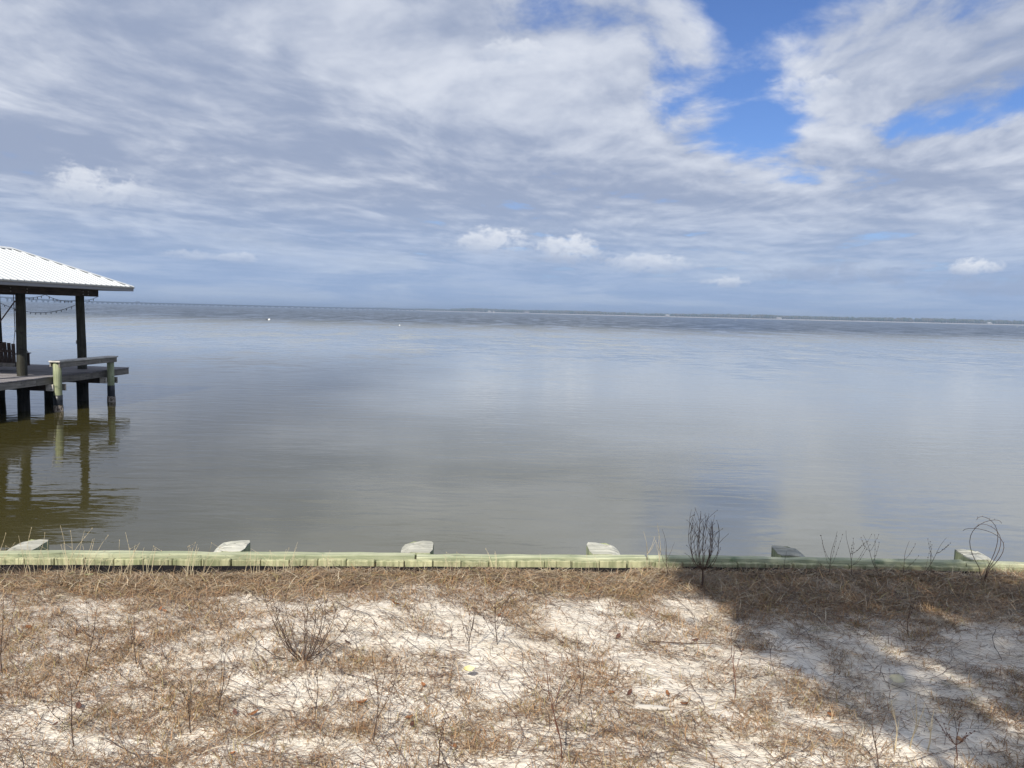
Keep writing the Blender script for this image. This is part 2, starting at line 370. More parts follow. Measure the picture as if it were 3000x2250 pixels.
Fl = np.stack([a, a + 1, a + 1 + nx, a + nx], 1).ravel()
me = npmesh('sand_ground', np.stack([X.ravel(), Yv.ravel(), Z.ravel()], 1), Fl, 4, 'sand')
me.polygons.foreach_set('use_smooth', np.ones(len(me.polygons), bool))
tag(link('ground', me), 'white sandy ground with dead grass behind the bulkhead', 'ground', kind='structure')
mb = MB(); mb.v = [(-9000, 5.08 - 2, 0), (9000, 5.08 - 2, 0), (9000, 12000, 0), (-9000, 12000, 0)]; mb.f = [(0, 1, 2, 3)]
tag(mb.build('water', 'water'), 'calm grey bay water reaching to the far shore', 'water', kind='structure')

# ------------------------------------------------------------------ bulkhead
BH = empty('bulkhead', (0, 5.05, 0), 0, 'pale green treated timber bulkhead between sand and bay', 'bulkhead')
CAPZ = 1.160; CW = .118
def bp(o, x, y, z): o.location = (x, y - 5.05, z); o.rotation_euler.z = math.atan(.0547 if x < .95 else .018)
plank_me = []
for k in range(5):
    w = .181; mb = MB(); mb.box((-w/2, 0, -.95), (w/2, .038, random.uniform(-.016, -.003)), .004); plank_me.append(mb.mesh('plank', 'plank'))
x = -9.6
while x < 9.6:
    o = link('plank', random.choice(plank_me), BH); bp(o, x, float(bulk(x)) + random.uniform(.004, .011), CAPZ - .004); x += .1855 + random.choice((0, 0, .001, .003, .009))
caps = [(-9.8, -6.9), (-6.895, -3.95), (-3.94, -.62), (-.61, .945), (.955, 3.14), (3.15, 6.3), (6.305, 9.8)]
for k, (a, b_) in enumerate(caps):
    c0 = (a + b_) / 2; L = b_ - a; mb = MB(); n = max(2, int(L / .12)); dz_ = .0 if k % 2 else .006
    prev = None
    for q in range(n + 1):                         # a cap timber with a worn, slightly wavy top
        xx = -L/2 + L*q/n; w0 = random.uniform(-.004, .004); w1 = random.uniform(-.004, .004); zz_ = random.uniform(-.004, .003)
        ring = [(xx, .052 + w0, -.13), (xx, CW + w1, -.13), (xx, CW + w1, dz_ + zz_ - .006), (xx, CW - .007 + w1, dz_ + zz_), (xx, .058 + w0, dz_ + zz_), (xx, .052 + w0, dz_ + zz_ - .006)]
        o0 = len(mb.v); mb.v += ring
        if prev is not None:
            for e in range(6): mb.f.append((prev+e, prev+(e+1) % 6, o0+(e+1) % 6, o0+e))
        else: mb.f.append(tuple(o0+e for e in reversed(range(6))))
        prev = o0
    mb.f.append(tuple(prev+e for e in range(6)))
    o = mb.build('cap_board', 'cap', BH); bp(o, c0, float(bulk(c0)), CAPZ)
mb = MB()                                           # black cloth on the land side under the plank tops
xsv = np.arange(-9.6, 9.61, .08); zt = [CAPZ - (.050 if _ < 1.2 else .034) - .005 * random.random() for _ in xsv]
for q, xx in enumerate(xsv):
    yy = float(bulk(xx)) - 5.05; w0 = random.uniform(0, .006)
    mb.v += [(xx, yy - .006 - w0, zt[q]), (xx, yy - .012 - random.uniform(0, .008), CAPZ - .30), (xx, yy - .001 - w0, zt[q]), (xx, yy - .006, CAPZ - .30)]
    if q:
        o0 = 4 * q; mb.f += [(o0-4, o0-3, o0+1, o0), (o0-2, o0+2, o0+3, o0-1), (o0-4, o0, o0+2, o0-2)]
mb.build('filter_cloth', 'cloth', BH)
for a, b_ in ((-9.7, .93), (.96, 9.7)):
    o = MB().box((-(b_-a)/2, .045, -.62), ((b_-a)/2, .115, -.42), .006).build('waler', 'cap', BH); bp(o, (a+b_)/2, float(bulk((a+b_)/2)), CAPZ)
# piles on the water side, tops sawn on the slant
pile_x = [-8.3, -7.05, -5.8, -4.55, -3.24, -1.89, -.63, .67, 1.98, 3.31, 4.55, 5.8, 7.05, 8.3]
for k, xx in enumerate(pile_x):
    mb = MB(); n = 14; r = random.uniform(.098, .112); sl = random.choice((.12, .2)); hgt = random.uniform(.026, .034)
    if xx < 0.3: tops = lambda cx, cy: hgt - .012 - .50 * max(0, -cx - .045) - .10 * max(0, -cy)
    else: tops = lambda cx, cy: hgt - .012 - .50 * max(0, cx - .045) - .10 * max(0, -cy)
    nick = random.uniform(-.05, .05)
    ring = [(r*cos(2*pi*q/n)*1.02, r*sin(2*pi*q/n)) for q in range(n)]
    sq = lambda c: max(-1, min(1, c * 1.36))
    for z0 in (-1.5, -.3): mb.v += [(r*sq(cos(2*pi*q/n)), r*sq(sin(2*pi*q/n)), z0) for q in range(n)]
    mb.v += [(r*sq(cos(2*pi*q/n)), r*sq(sin(2*pi*q/n)), tops(r*sq(cos(2*pi*q/n)), r*sq(sin(2*pi*q/n))) - .006 + random.uniform(-.004, .004)) for q in range(n)]
    for i_ in range(2):
        for q in range(n): mb.f.append((i_*n+q, i_*n+(q+1) % n, (i_+1)*n+(q+1) % n, (i_+1)*n+q))
    o = mb.build('pile', 'pile_green', BH); bp(o, xx, float(bulk(xx)) + CW + .008 + r, CAPZ)
    mt = MB(); rr = r * .985; rings = [(1, 0), (.66, 0), (.33, 0)]
    for s_, _ in rings: mt.v += [(rr*s_*sq(cos(2*pi*q/n)), rr*s_*sq(sin(2*pi*q/n)), tops(rr*s_*sq(cos(2*pi*q/n)), rr*s_*sq(sin(2*pi*q/n))) + random.uniform(-.003, .003) - (.012 if abs(rr*s_*cos(2*pi*q/n) - nick) < .02 and sin(2*pi*q/n) > 0 else 0)) for q in range(n)]
    mt.v.append((0, 0, tops(0, 0))); mt.v += [(v[0], v[1], v[2] - .022) for v in mt.v[:n]]
    for i_ in range(2):
        for q in range(n): mt.f.append((i_*n+q, i_*n+(q+1) % n, (i_+1)*n+(q+1) % n, (i_+1)*n+q))
    for q in range(n): mt.f.append((2*n+q, 2*n+(q+1) % n, 3*n)); mt.f.append((3*n+1+q, 3*n+1+(q+1) % n, (q+1) % n, q))
    o2 = mt.build('sawn_top', 'pile_top', o)

# ------------------------------------------------------------------ covered dock
DK = empty('covered_dock', (-12.37, 21.99, 0), radians(-5), 'covered timber dock with white metal hip roof standing in the water', 'dock')
# local frame: x to the right of the pier, y outwards along it
EDGE, Y0, Y1, XL = .80, -7.2, 1.06, -3.6
me_b = MB().box((XL, 0, -.03), (EDGE + .02, .138, 0), .003).mesh('deck_board', 'deck')
yy = Y0
while yy < Y1 - .13: link('deck_board', me_b, DK, (0, yy, .90 + random.uniform(-.002, .002))); yy += .1445
MB().box((EDGE - .04, Y0, .705), (EDGE, -2.9, .866), .004).build('rim_board', 'grey_wood', DK)
MB().box((EDGE - .04, -2.895, .702), (EDGE, Y1 - .02, .866), .004).build('rim_board', 'grey_wood', DK)
MB().box((XL, Y1 - .06, .705), (EDGE - .043, Y1 - .02, .866), .004).build('rim_board', 'grey_wood', DK)
MB().box((XL, Y0, .705), (XL + .04, Y1 - .063, .866), .004).build('rim_board', 'grey_wood', DK)
for xx in (-3.0, -2.4, -1.8, -1.2, -.6, .25): MB().box((xx, Y0, .705), (xx + .04, Y1 - .065, .864), 0).build('joist', 'dark_pile' if xx < 0 else 'beam', DK)
PR = [(-7.0), (-4.74), (-2.30), (-.08)]
def pile_part(x, y, top, r, m_, sleeve=(.42, -.3), barn=True):
    zs = np.linspace(-1.2, top, 7)
    o = MB().tube([(0, 0, z_) for z_ in zs], [r * random.uniform(.97, 1.03) for _ in zs], 14).build('pile', m_, DK, (x, y, 0), smooth=True)
    if sleeve: MB().tube([(0, 0, z_) for z_ in np.linspace(sleeve[1], sleeve[0], 6)], [r * random.uniform(1.04, 1.09) for _ in range(6)], 14).build('wrap', 'sleeve', o, smooth=True)
    if barn:
        zs = np.linspace(-.15, .16, 6); MB().tube([(0, 0, z_) for z_ in zs], [r*1.10, r*1.17, r*1.15, r*1.2, r*1.14, r*1.09], 16, jit=.10).build('barnacles', 'barnacle', o)
    return o
pile_part(.93, -2.30, 1.262, .098, 'pile_green'); pile_part(.945, -.08, 1.262, .095, 'pile_green', (.47, -.3))
pile_part(.93, -4.74, 1.262, .098, 'pile_green'); pile_part(.93, -7.0, 1.262, .098, 'pile_green')
for y_ in PR:                                          # pairs of cross beams bolted to the piles
    for s_ in (-1, 1):
        bm_ = MB().box((XL + .1, y_ + s_*.125 - .02, .53), (.70 if s_ < 0 else 1.06, y_ + s_*.125 + .02, .700), .004).build('cross_beam', 'beam' if s_ < 0 else 'grey_wood', DK)  # beams coloured darker for the shade under the deck
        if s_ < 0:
            MB().box((.702, y_ - .145, .53), (.90, y_ - .105, .700), .006).build('lit_beam_end', 'lit_timber', bm_)  # sunlit end of the beam, its light put into a paler colour
            for zb in (.58, .65): MB().tube([(.86, y_ - .146, zb), (.86, y_ - .160, zb)], .013, 8).build('bolt', 'steel', bm_)
# roof posts run down into the water
for (x_, y_, m_) in ((.03, 0, 1), (.09, -2.44, 1), (.03, -3.85, 1), (-2.53, 0, 1), (-2.53, -2.44, 1), (-2.53, -3.85, 1)):
    zs = np.linspace(.2, 2.99, 9); o = MB().tube([(.012*sin(z_*1.3 + y_), 0, z_) for z_ in zs], [.128 - .006*z_ + random.uniform(-.003, .003) for z_ in zs], 16).build('post', 'post', DK, (x_, y_, 0), smooth=True)
    zs = np.linspace(-1.2, .62, 8); MB().tube([(0, 0, z_) for z_ in zs], [.15 + random.uniform(-.012, .012) for z_ in zs], 14, jit=.04).build('submerged_end', 'dark_pile', o, smooth=True)
pile_part(-1.25, .35, .70, .13, 'dark_pile', None, False); pile_part(-1.25, -2.3, .70, .13, 'dark_pile', None, False)
# beams on the posts
for x_ in (.03, -2.53):
    MB().box((x_ - .165, -4.15, 2.985), (x_ - .125 + .0, .60, 3.175), .004).build('beam', 'beam', DK)
    a_ = MB().box((x_ + .125, -4.15, 2.995), (x_ + .165, -2.3, 3.178), .004).build('beam', 'beam', DK)
    b2 = MB().box((x_ + .125, -2.296, 2.975), (x_ + .165, .60, 3.172), .004).build('beam', 'beam', DK)
    for y_ in (-.12, .12, -2.33):
        for zb in (3.03, 3.11): MB().tube([(x_ + .163, y_, zb), (x_ + .182, y_, zb)], .016, 8).build('bolt', 'steel', b2)
    for y_ in (-3.97, -3.7, -2.9):
        for zb in (3.04, 3.12): MB().tube([(x_ + .163, y_, zb), (x_ + .182, y_, zb)], .016, 8).build('bolt', 'steel', a_)
for y_ in (-3.9, -2.6, -1.35, .2): MB().box((-2.36, y_ - .02, 3.0), (-.14, y_ + .02, 3.17), .003).build('tie_beam', 'beam', DK)
# hip roof: eaves at x EX0..EX1, y EY0..EY1
EX1, EY1 = .90, 1.20; HW = 2.15; EX0 = EX1 - 2*HW; EY0 = -4.35; EZ = 3.30; SL = .43
RF = MB(); RF.box((EX0 + .02, EY0 + .02, 3.182), (EX1 - .02, EY1 - .02, 3.20)); RF = RF.build('roof', 'soffit', DK)
for a_, b_ in (((EX1 - .02, EY0, 3.165), (EX1 + .012, EY1, 3.285)), ((EX0 - .012, EY0, 3.165), (EX0 + .02, EY1, 3.285)), ((EX0 + .022, EY1 - .02, 3.165), (EX1 - .022, EY1 + .012, 3.285)), ((EX0 + .022, EY0 - .012, 3.165), (EX1 - .022, EY0 + .02, 3.285))):
    MB().box(a_, b_, .006).build('fascia', 'fascia', RF)
def drip(a_, b_): MB().box(a_, b_, .004).build('eave_trim', 'soffit', RF)
drip((EX1 + .013, EY0 - .02, 3.245), (EX1 + .030, EY1 + .02, 3.300)); drip((EX0, EY1 + .013, 3.245), (EX1, EY1 + .030, 3.300))
def slope(P, u, n, L):                                  # ribbed panels up one slope; P corner, u along the eave, n inwards
    pitch = .2286; pts = [0]; hs = [0]; k = 0
    u0 = .06
    while u0 < L - .05:
        for d_, h_ in ((-.032, 0), (-.014, .022), (.014, .022), (.032, 0)): pts.append(u0 + d_); hs.append(h_)
        for d_ in (.09, .14): pts.append(u0 + d_); hs.append(.003 if d_ == .09 else 0)
        u0 += pitch
    pts = [min(p, L) for p in pts] + [L]; hs += [0]
    W = .9144; edges = list(np.arange(0, L, W)) + [L]
    for e0, e1 in zip(edges[:-1], edges[1:]):
        pp = sorted([(p, h_) for p, h_ in zip(pts, hs) if e0 < p < e1] + [(e0 + .001, 0), (e1 - .001, 0)])
        mb = MB()
        for p, h_ in pp:
            vm = max(.004, min(p, L - p, HW))
            for v_, dn in ((-.035, 0), (vm, 0), (-.035, 1), (vm, 1)):
                q_ = P + u * p + n * v_; mb.v.append((q_.x, q_.y, EZ + SL * v_ + h_ - .012 * dn))
        for q_ in range(len(pp) - 1):
            o0 = 4*q_; mb.f += [(o0, o0+4, o0+5, o0+1), (o0+2, o0+3, o0+7, o0+6), (o0, o0+2, o0+6, o0+4), (o0+1, o0+5, o0+7, o0+3)]
        mb.build('roof_panel', 'roof', RF)
LX, LY = EX1 - EX0, EY1 - EY0
slope(Vector((EX1, EY0, 0)), Vector((0, 1, 0)), Vector((-1, 0, 0)), LY); slope(Vector((EX0, EY1, 0)), Vector((0, -1, 0)), Vector((1, 0, 0)), LY)
slope(Vector((EX1, EY1, 0)), Vector((-1, 0, 0)), Vector((0, -1, 0)), LX); slope(Vector((EX0, EY0, 0)), Vector((1, 0, 0)), Vector((0, 1, 0)), LX)
RZ = EZ + SL * HW; cx_ = (EX0 + EX1) / 2
def ridge(name, A, B, wid=.13):
    A, B = Vector(A), Vector(B); d_ = (B - A).normalized(); s_ = d_.cross(Vector((0, 0, 1))).normalized(); drop = wid * SL * (1 if abs(d_.z) < .01 else .72)
    mb = MB(); lift = .028
    for P_ in (A, B):
        for off, dz2 in ((-wid, -drop), (0, 0), (wid, -drop), (wid, -drop - .008), (0, -.012), (-wid, -drop - .008)):
            q_ = P_ + s_ * off; mb.v.append((q_.x, q_.y, q_.z + dz2 + lift))
    mb.f += [(e, (e+1) % 6, 6+(e+1) % 6, 6+e) for e in range(6)] + [(5, 4, 1, 0), (4, 3, 2, 1), (6, 7, 10, 11), (7, 8, 9, 10)]
    mb.build(name, 'roof', RF)
ridge('ridge_cap', (cx_, EY0 + HW, RZ), (cx_, EY1 - HW, RZ))
for X_, Y_, Yr in ((EX1, EY1, EY1 - HW), (EX0, EY1, EY1 - HW), (EX1, EY0, EY0 + HW), (EX0, EY0, EY0 + HW)): ridge('hip_cap', (X_, Y_, EZ), (cx_, Yr, RZ))
# fixed bench along the outer edge
BN = MB().box((.800, -2.44, 1.268), (.945, .06, 1.305), .004).build('bench', 'bench_wood', DK)  # seat boards paler than the side boards
MB().box((.950, -2.44, 1.268), (1.10, .06, 1.305), .004).build('seat_board', 'bench_wood', BN)
MB().box((1.035, -2.40, 1.135), (1.073, .03, 1.265), .004).build('side_board', 'grey_wood', BN)
MB().box((.792, -2.40, 1.15), (.828, .03, 1.265), .004).build('side_board', 'grey_wood', BN)
MB().box((-.115, -.02, 1.62), (-.098, .02, 1.72), .004).build('cleat', 'steel', DK)

# things on the dock
Rdk = Matrix.Translation((-12.37, 21.99, 0)) @ Matrix.Rotation(radians(-5), 4, 'Z')
def dl(x_, y_, z_): return Rdk @ Vector((x_, y_, z_))
SW = empty('porch_swing', dl(-1.60, -1.35, 1.10), radians(-5), 'dark slatted porch swing with fanned back hanging under the dock roof', 'swing')
SW.scale = (1.08, 1.0, 1.12)
for k in range(13):
    s_ = (k - 6) / 6; x0 = s_ * .60; x1 = s_ * .70
    zt_ = .50 + .06 * (1 - s_*s_)
    mb = MB(); w = .044; d0, d1 = -.05, -.20
    p = lambda xx, yy, zz_: (xx, yy, zz_)
    mb.quadbox([p(x0-w, d0, .02), p(x0+w, d0, .02), p(x0+w, d0+.02, .02), p(x0-w, d0+.02, .02), p(x1-w, d1, zt_), p(x1+w, d1, zt_), p(x1+w, d1+.02, zt_), p(x1-w, d1+.02, zt_)])
    mb.build('back_slat', 'swing', SW)
for k in range(5): MB().box((-.64, .0 + k*.095, .0), (.64, .085 + k*.095, .02), .003).build('seat_slat', 'swing', SW)
MB().box((-.72, -.185, .29), (.72, -.15, .35), .004).build('back_rail', 'swing', SW)
MB().box((-.66, -.11, -.06), (.66, -.075, .03), .004).build('seat_rail', 'grey_wood', SW)
for s_ in (-1, 1):
    MB().box((s_*.68 - .045, -.22, .24), (s_*.68 + .045, .45, .262), .004).build('armrest', 'swing', SW)
    MB().box((s_*.66 - .02, .40, -.04), (s_*.66 + .02, .45, .24), .004).build('arm_post', 'swing', SW)
    MB().box((s_*.66 - .02, -.08, -.06), (s_*.66 + .02, .45, -.004), .004).build('seat_bearer', 'swing', SW)
    top = (s_*.62, .0, 1.72); k_ = (s_*.64, -.02, .82)
    MB().tube([top, k_], .009, 6).build('rope', 'rope', SW)
    MB().tube([k_, (s_*.68, -.18, .25)], .008, 6).build('rope', 'rope', SW); MB().tube([k_, (s_*.68, .40, .25)], .008, 6).build('rope', 'rope', SW)
tag(MB().tube([tuple(dl(.05, -2.56, 2.80)), tuple(dl(-.75, -2.5, 1.86)), tuple(dl(-1.58, -2.45, .91))], .016, 6).build('mooring_rope', 'rope'), 'taut dark rope running slantwise from a roof post to the deck', 'rope')
def festoon(label, spans, every=.15):
    root = empty('string_lights', spans[0][0], 0, label, 'string lights'); base = Vector(spans[0][0])
    bulb = MB().ball((0, 0, -.035), (.013, .013, .02), 6, 4).tube([(0, 0, 0), (0, 0, -.018)], .011, 6).mesh('bulb', 'bulb')
    for A, B, sag in spans:
        A, B = Vector(A) - base, Vector(B) - base; n = 16
        P = [A.lerp(B, q/n) - Vector((0, 0, 4*sag*(q/n)*(1 - q/n))) for q in range(n+1)]
        MB().tube(P, .007, 5).build('cable', 'cable', root)
        nb = int((B - A).length / every)
        for q in range(1, nb):
            t_ = q / nb; link('bulb', bulb, root, A.lerp(B, t_) - Vector((0, 0, 4*sag*t_*(1 - t_) + .006)))
festoon('string of small unlit bulbs sagging low between two roof posts', [(dl(-.09, .02, 2.74), dl(-2.42, .0, 2.74), .26)])
festoon('string of small unlit bulbs scalloped close under the roof beam', [(dl(.185, .56, 2.98), dl(.16, .02, 2.87), .03), (dl(-.10, -.02, 2.86), dl(-.10, -1.25, 2.985), .08), (dl(-.10, -1.25, 2.985), dl(-.03, -2.42, 2.92), .06)])

# ------------------------------------------------------------------ far shore, wood, houses
shore = [(4200, 2150), (2600, 2380), (1780, 2650), (1000, 2900), (350, 3150), (-180, 3550), (-450, 4050), (-900, 5200), (-2000, 6400), (-3600, 7000), (-5600, 7200)]
def shore_pt(t_):
    t_ *= len(shore) - 1; k = min(int(t_), len(shore) - 2); f = t_ - k
    return Vector((shore[k][0]*(1-f) + shore[k+1][0]*f, shore[k][1]*(1-f) + shore[k+1][1]*f, 0))
mb = MB(); N_ = 120
for q in range(N_ + 1):
    P = shore_pt(q / N_) + Vector((random.uniform(-10, 10), random.uniform(-14, 14), 0))
    for d_, z_ in ((-6, -1.0), (8, 1.3 + random.random()), (22, 2.4 + random.random()), (1500, 4.0)): mb.v.append((P.x + d_*.12, P.y + d_, z_))
    if q:
        for e in range(3): o0 = 4*q + e; mb.f.append((o0 - 4, o0, o0 + 1, o0 - 3))
tag(mb.build('far_shore', 'farsand'), 'low far shore with a pale strip of beach', 'shore', kind='structure')
ico = [(0, 0, 1)] + [(.894*cos(2*pi*k/5), .894*sin(2*pi*k/5), .447) for k in range(5)] + [(.894*cos(2*pi*(k+.5)/5), .894*sin(2*pi*(k+.5)/5), -.447) for k in range(5)] + [(0, 0, -1)]
icof = [(0, 1+k, 1+(k+1) % 5) for k in range(5)] + [(1+k, 6+k, 1+(k+1) % 5) for k in range(5)] + [(6+k, 6+(k+1) % 5, 1+(k+1) % 5) for k in range(5)] + [(6+k, 11, 6+(k+1) % 5) for k in range(5)]
ico = np.array(ico); icof = np.array(icof)
NT = 9000; V = []; Ff = []
for q in range(NT):
    tt = rng.random(); P = shore_pt(tt); back = 26 + 220 * rng.random() ** 1.6
    wave = .60 + .28 * sin(tt * 47) * sin(tt * 19 + 1)
    hgt = (9 + 10 * rng.random()) * (1.0 if tt < .55 else .8) * (.45 + .55 * wave); r = hgt * rng.uniform(.30, .5)
    c_ = np.array([P.x + rng.uniform(-12, 12) + back*.12, P.y + back, 2.6 + hgt * .52])
    V.append(ico * np.array([r, r, hgt * .54]) * rng.uniform(.72, 1.15, (12, 1)) + c_); Ff.append(icof + 12*q)
me = npmesh('far_wood', np.concatenate(V), np.concatenate(Ff).ravel(), 3, 'wood')
tag(link('far_wood', me), 'hazy belt of trees along the far shore', 'trees', kind='stuff')
for k, (px_, w, h_, lab) in enumerate(((.487, 14, 4, 'small white house at the foot of the far wood where the shore bends away'), (.455, 20, 4, 'long low white house on the far beach, left of the pale clearing'), (.36, 16, 5, 'white gabled house on the far beach right of the pale clearing'),
                                       (.30, 18, 5, 'tiny pale house among the far trees beside the low beach'), (.215, 14, 4, 'pale far house standing alone on the right stretch of the beach'), (.135, 18, 4, 'low pale house on the far beach near its sandy point'))):
    P = shore_pt(px_); hs = empty('house', (P.x, P.y + 14, 2.2), 0, lab, 'house', 'houses on the far shore')
    MB().box((-w/2, -4, 0), (w/2, 4, h_)).build('wall', 'housewall', hs)
    mb = MB(); mb.v = [(-w/2 - .6, -4.6, h_), (w/2 + .6, -4.6, h_), (w/2 + .6, 4.6, h_), (-w/2 - .6, 4.6, h_), (-w/2 + 2, 0, h_ + 2.6), (w/2 - 2, 0, h_ + 2.6)]
    mb.f = [(0, 1, 5, 4), (1, 2, 5), (2, 3, 4, 5), (3, 0, 4), (3, 2, 1, 0)]; mb.build('roof', 'houseroof' if k % 2 else 'housewall', hs)
    for q in range(int(w / 5)): x_ = -w/2 + 2 + q * 5; MB().box((x_, -4.06, 1.2), (x_ + 1.6, -4.003, 2.8)).build('window', 'pane', hs)

# ------------------------------------------------------------------ bridge
bdir = Vector((.52, .854, 0)); BA = Vector((-1664, 2500, 0)); bperp = Vector((bdir.y, -bdir.x, 0))
def bz(s_): return 7.4 + 9.0 / (1 + math.exp((s_ - 95) / 62.0))
for name_off, lab in ((0, 'far twin highway bridge on T-shaped piers, carriageway facing the camera'), (30, 'far twin highway bridge on T-shaped piers, carriageway behind the first')):
    br = empty('bridge', BA + bperp * (-name_off), atan2(bdir.y, bdir.x), lab, 'bridge', 'twin bridges across the bay')
    SP = 38.0
    pm_shaft = {}
    for q in range(-12, 62):
        s0 = q * SP; z0, z1 = bz(s0), bz(s0 + SP)
        mb = MB(); mb.quadbox([(s0 + .1, -6, z0 - 2.4), (s0 + SP - .1, -6, z1 - 2.4), (s0 + SP - .1, 6, z1 - 2.4), (s0 + .1, 6, z0 - 2.4), (s0 + .1, -6, z0), (s0 + SP - .1, -6, z1), (s0 + SP - .1, 6, z1), (s0 + .1, 6, z0)])
        for y_ in (-6, 5.7): mb.quadbox([(s0 + .1, y_, z0 + .003), (s0 + SP - .1, y_, z1 + .003), (s0 + SP - .1, y_ + .3, z1 + .003), (s0 + .1, y_ + .3, z0 + .003), (s0 + .1, y_, z0 + .9), (s0 + SP - .1, y_, z1 + .9), (s0 + SP - .1, y_ + .3, z1 + .9), (s0 + .1, y_ + .3, z0 + .9)])
        mb.build('deck_span', 'concrete', br)
        mb = MB(); zt_ = z0 - 2.41; w = 3.4
        mb.box((s0 - 1.5, -2.6, -2), (s0 + 1.5, 2.6, max(.8, zt_ - 2.6)))
        zc_ = max(.8, zt_ - 2.6) + .002
        mb.quadbox([(s0 - 1.7, -2.8, zc_), (s0 + 1.7, -2.8, zc_), (s0 + 1.7, 2.8, zc_), (s0 - 1.7, 2.8, zc_), (s0 - 4.2, -5.6, zc_ + 1.3), (s0 + 4.2, -5.6, zc_ + 1.3), (s0 + 4.2, 5.6, zc_ + 1.3), (s0 - 4.2, 5.6, zc_ + 1.3)])
        mb.box((s0 - 4.2, -5.6, zc_ + 1.302), (s0 + 4.2, 5.6, max(zt_, zc_ + 1.6)))
        mb.build('pier', 'concrete', br)
s_ = 12.6 * 38; P = BA + bdir * s_ + Vector((0, 0, bz(s_) + .004))
tr = empty('truck', P, atan2(bdir.y, bdir.x), 'long dark lorry driving on the far bridge', 'truck')
MB().box((-8, -1.3, 1.1), (5.2, 1.3, 4.0), .05).build('trailer', 'truck', tr)
MB().box((5.6, -1.25, .8), (7.9, 1.25, 3.6), .2).build('cab', 'truck', tr)
for x_ in (-6.6, -5.4, 4.2, 6.8):
    for y_ in (-1.1, 1.1): MB().tube([(x_, y_ - .15, .5), (x_, y_ + .15, .5)], .5, 12).build('wheel', 'tyre', tr)

# ------------------------------------------------------------------ floats, marker, birds
def float_buoy(x_, y_, r, lab, pole):
    o = empty('buoy', (x_, y_, 0), 0, lab, 'buoy')
    MB().ball((0, 0, r*.35), (r, r, r*.85), 12, 8).build('float', 'buoy', o, smooth=True)
    MB().tube([(0, 0, r*.9), (0, 0, r*1.5)], r*.25, 8).build('neck', 'buoy', o)
    if pole: MB().tube([(-.75, -.1, .10), (-.45, -.05, .14), (-.20, 0, .10)], [.07, .10, .06], 8).build('drift_stick', 'darkfloat', o)
float_buoy(-51.7, 163.3, .26, 'white float with a dark stick lying beside it on the grey water', True)
float_buoy(-20.4, 138.4, .13, 'single small white float on the grey water', False)
float_buoy(236, 822, .45, 'white buoy well off the right-hand beach, left of the other', False)
float_buoy(572, 877, .45, 'white buoy off the far point at the end of the beach', False)
mk = empty('channel_marker', (-38.3, 1500, 0), 0, 'thin white channel marker post near the far shore', 'marker')
MB().tube([(0, 0, -1), (0, 0, 5)], .28, 8).build('post', 'buoy', mk); MB().box((-.7, -.3, 3.6), (.7, -.285, 5.0)).build('board', 'buoy', mk)
for (p_, lab) in (((-300, 500, 152.7), 'tiny dark seabird gliding high below the grey clouds, above the dock side'), ((289, 500, 77.3), 'tiny dark seabird gliding over the far beach')):
    bd = empty('seabird', p_, radians(25), lab, 'bird', None)
    MB().tube([(0, -.28, 0), (0, -.12, .01), (0, .1, .02), (0, .26, .02), (0, .36, .01)], [.03, .08, .10, .05, .01], 8).build('body', 'bird', bd, smooth=True)
    for s_ in (-1, 1):
        mb = MB(); w = [(s_*.06, .12, .02), (s_*.35, .16, .12), (s_*.75, .02, .06), (s_*.34, -.04, .11), (s_*.06, -.10, .02)]
        mb.v = w + [(a_, b_, c_ - .014) for a_, b_, c_ in w]; mb.f = [(0, 1, 3, 4), (1, 2, 3), (9, 8, 6, 5), (8, 7, 6)] + [(e, e+5, (e+1) % 5 + 5, (e+1) % 5) for e in range(5)]
        mb.build('wing', 'bird', bd)

# ------------------------------------------------------------------ dry ground cover
TAN = np.array([(.42, .25, .13), (.36, .20, .10), (.40, .27, .15), (.46, .32, .18), (.33, .22, .13), (.52, .38, .23), (.38, .23, .11), (.27, .19, .12), (.36, .30, .13)])
GREY = np.array([(.27, .21, .155), (.20, .15, .115), (.36, .28, .20), (.15, .105, .08), (.50, .42, .30), (.31, .22, .14), (.60, .52, .38)])
DARK = np.array([(.075, .050, .042), (.11, .075, .06), (.055, .042, .040), (.15, .10, .075)])
def ribbons(P, W, tint):
    """P (n, k, 3) spines, W (n, k) half widths: flat tapered strips"""
    n, k, _ = P.shape
    d = np.gradient(P, axis=1); s = np.stack([-d[..., 1], d[..., 0], np.zeros((n, k))], -1)
    ln = np.linalg.norm(s, axis=-1, keepdims=True); rnd = rng.normal(size=(n, 1, 3)); rnd[..., 2] *= .4
    s = np.where(ln > 1e-6, s / np.maximum(ln, 1e-6), 0) + .35 * rnd
    s /= np.linalg.norm(s, axis=-1, keepdims=True)
    A = P + s * W[..., None]; B = P - s * W[..., None]
    V = np.stack([A, B], 2).reshape(-1, 3)
    base = (np.arange(n) * 2 * k)[:, None]; q = (np.arange(k - 1) * 2)[None, :]; a_ = (base + q).ravel()
    Fl = np.stack([a_, a_ + 1, a_ + 3, a_ + 2], 1).ravel()
    return V, Fl, np.repeat(tint, 2 * k, axis=0)
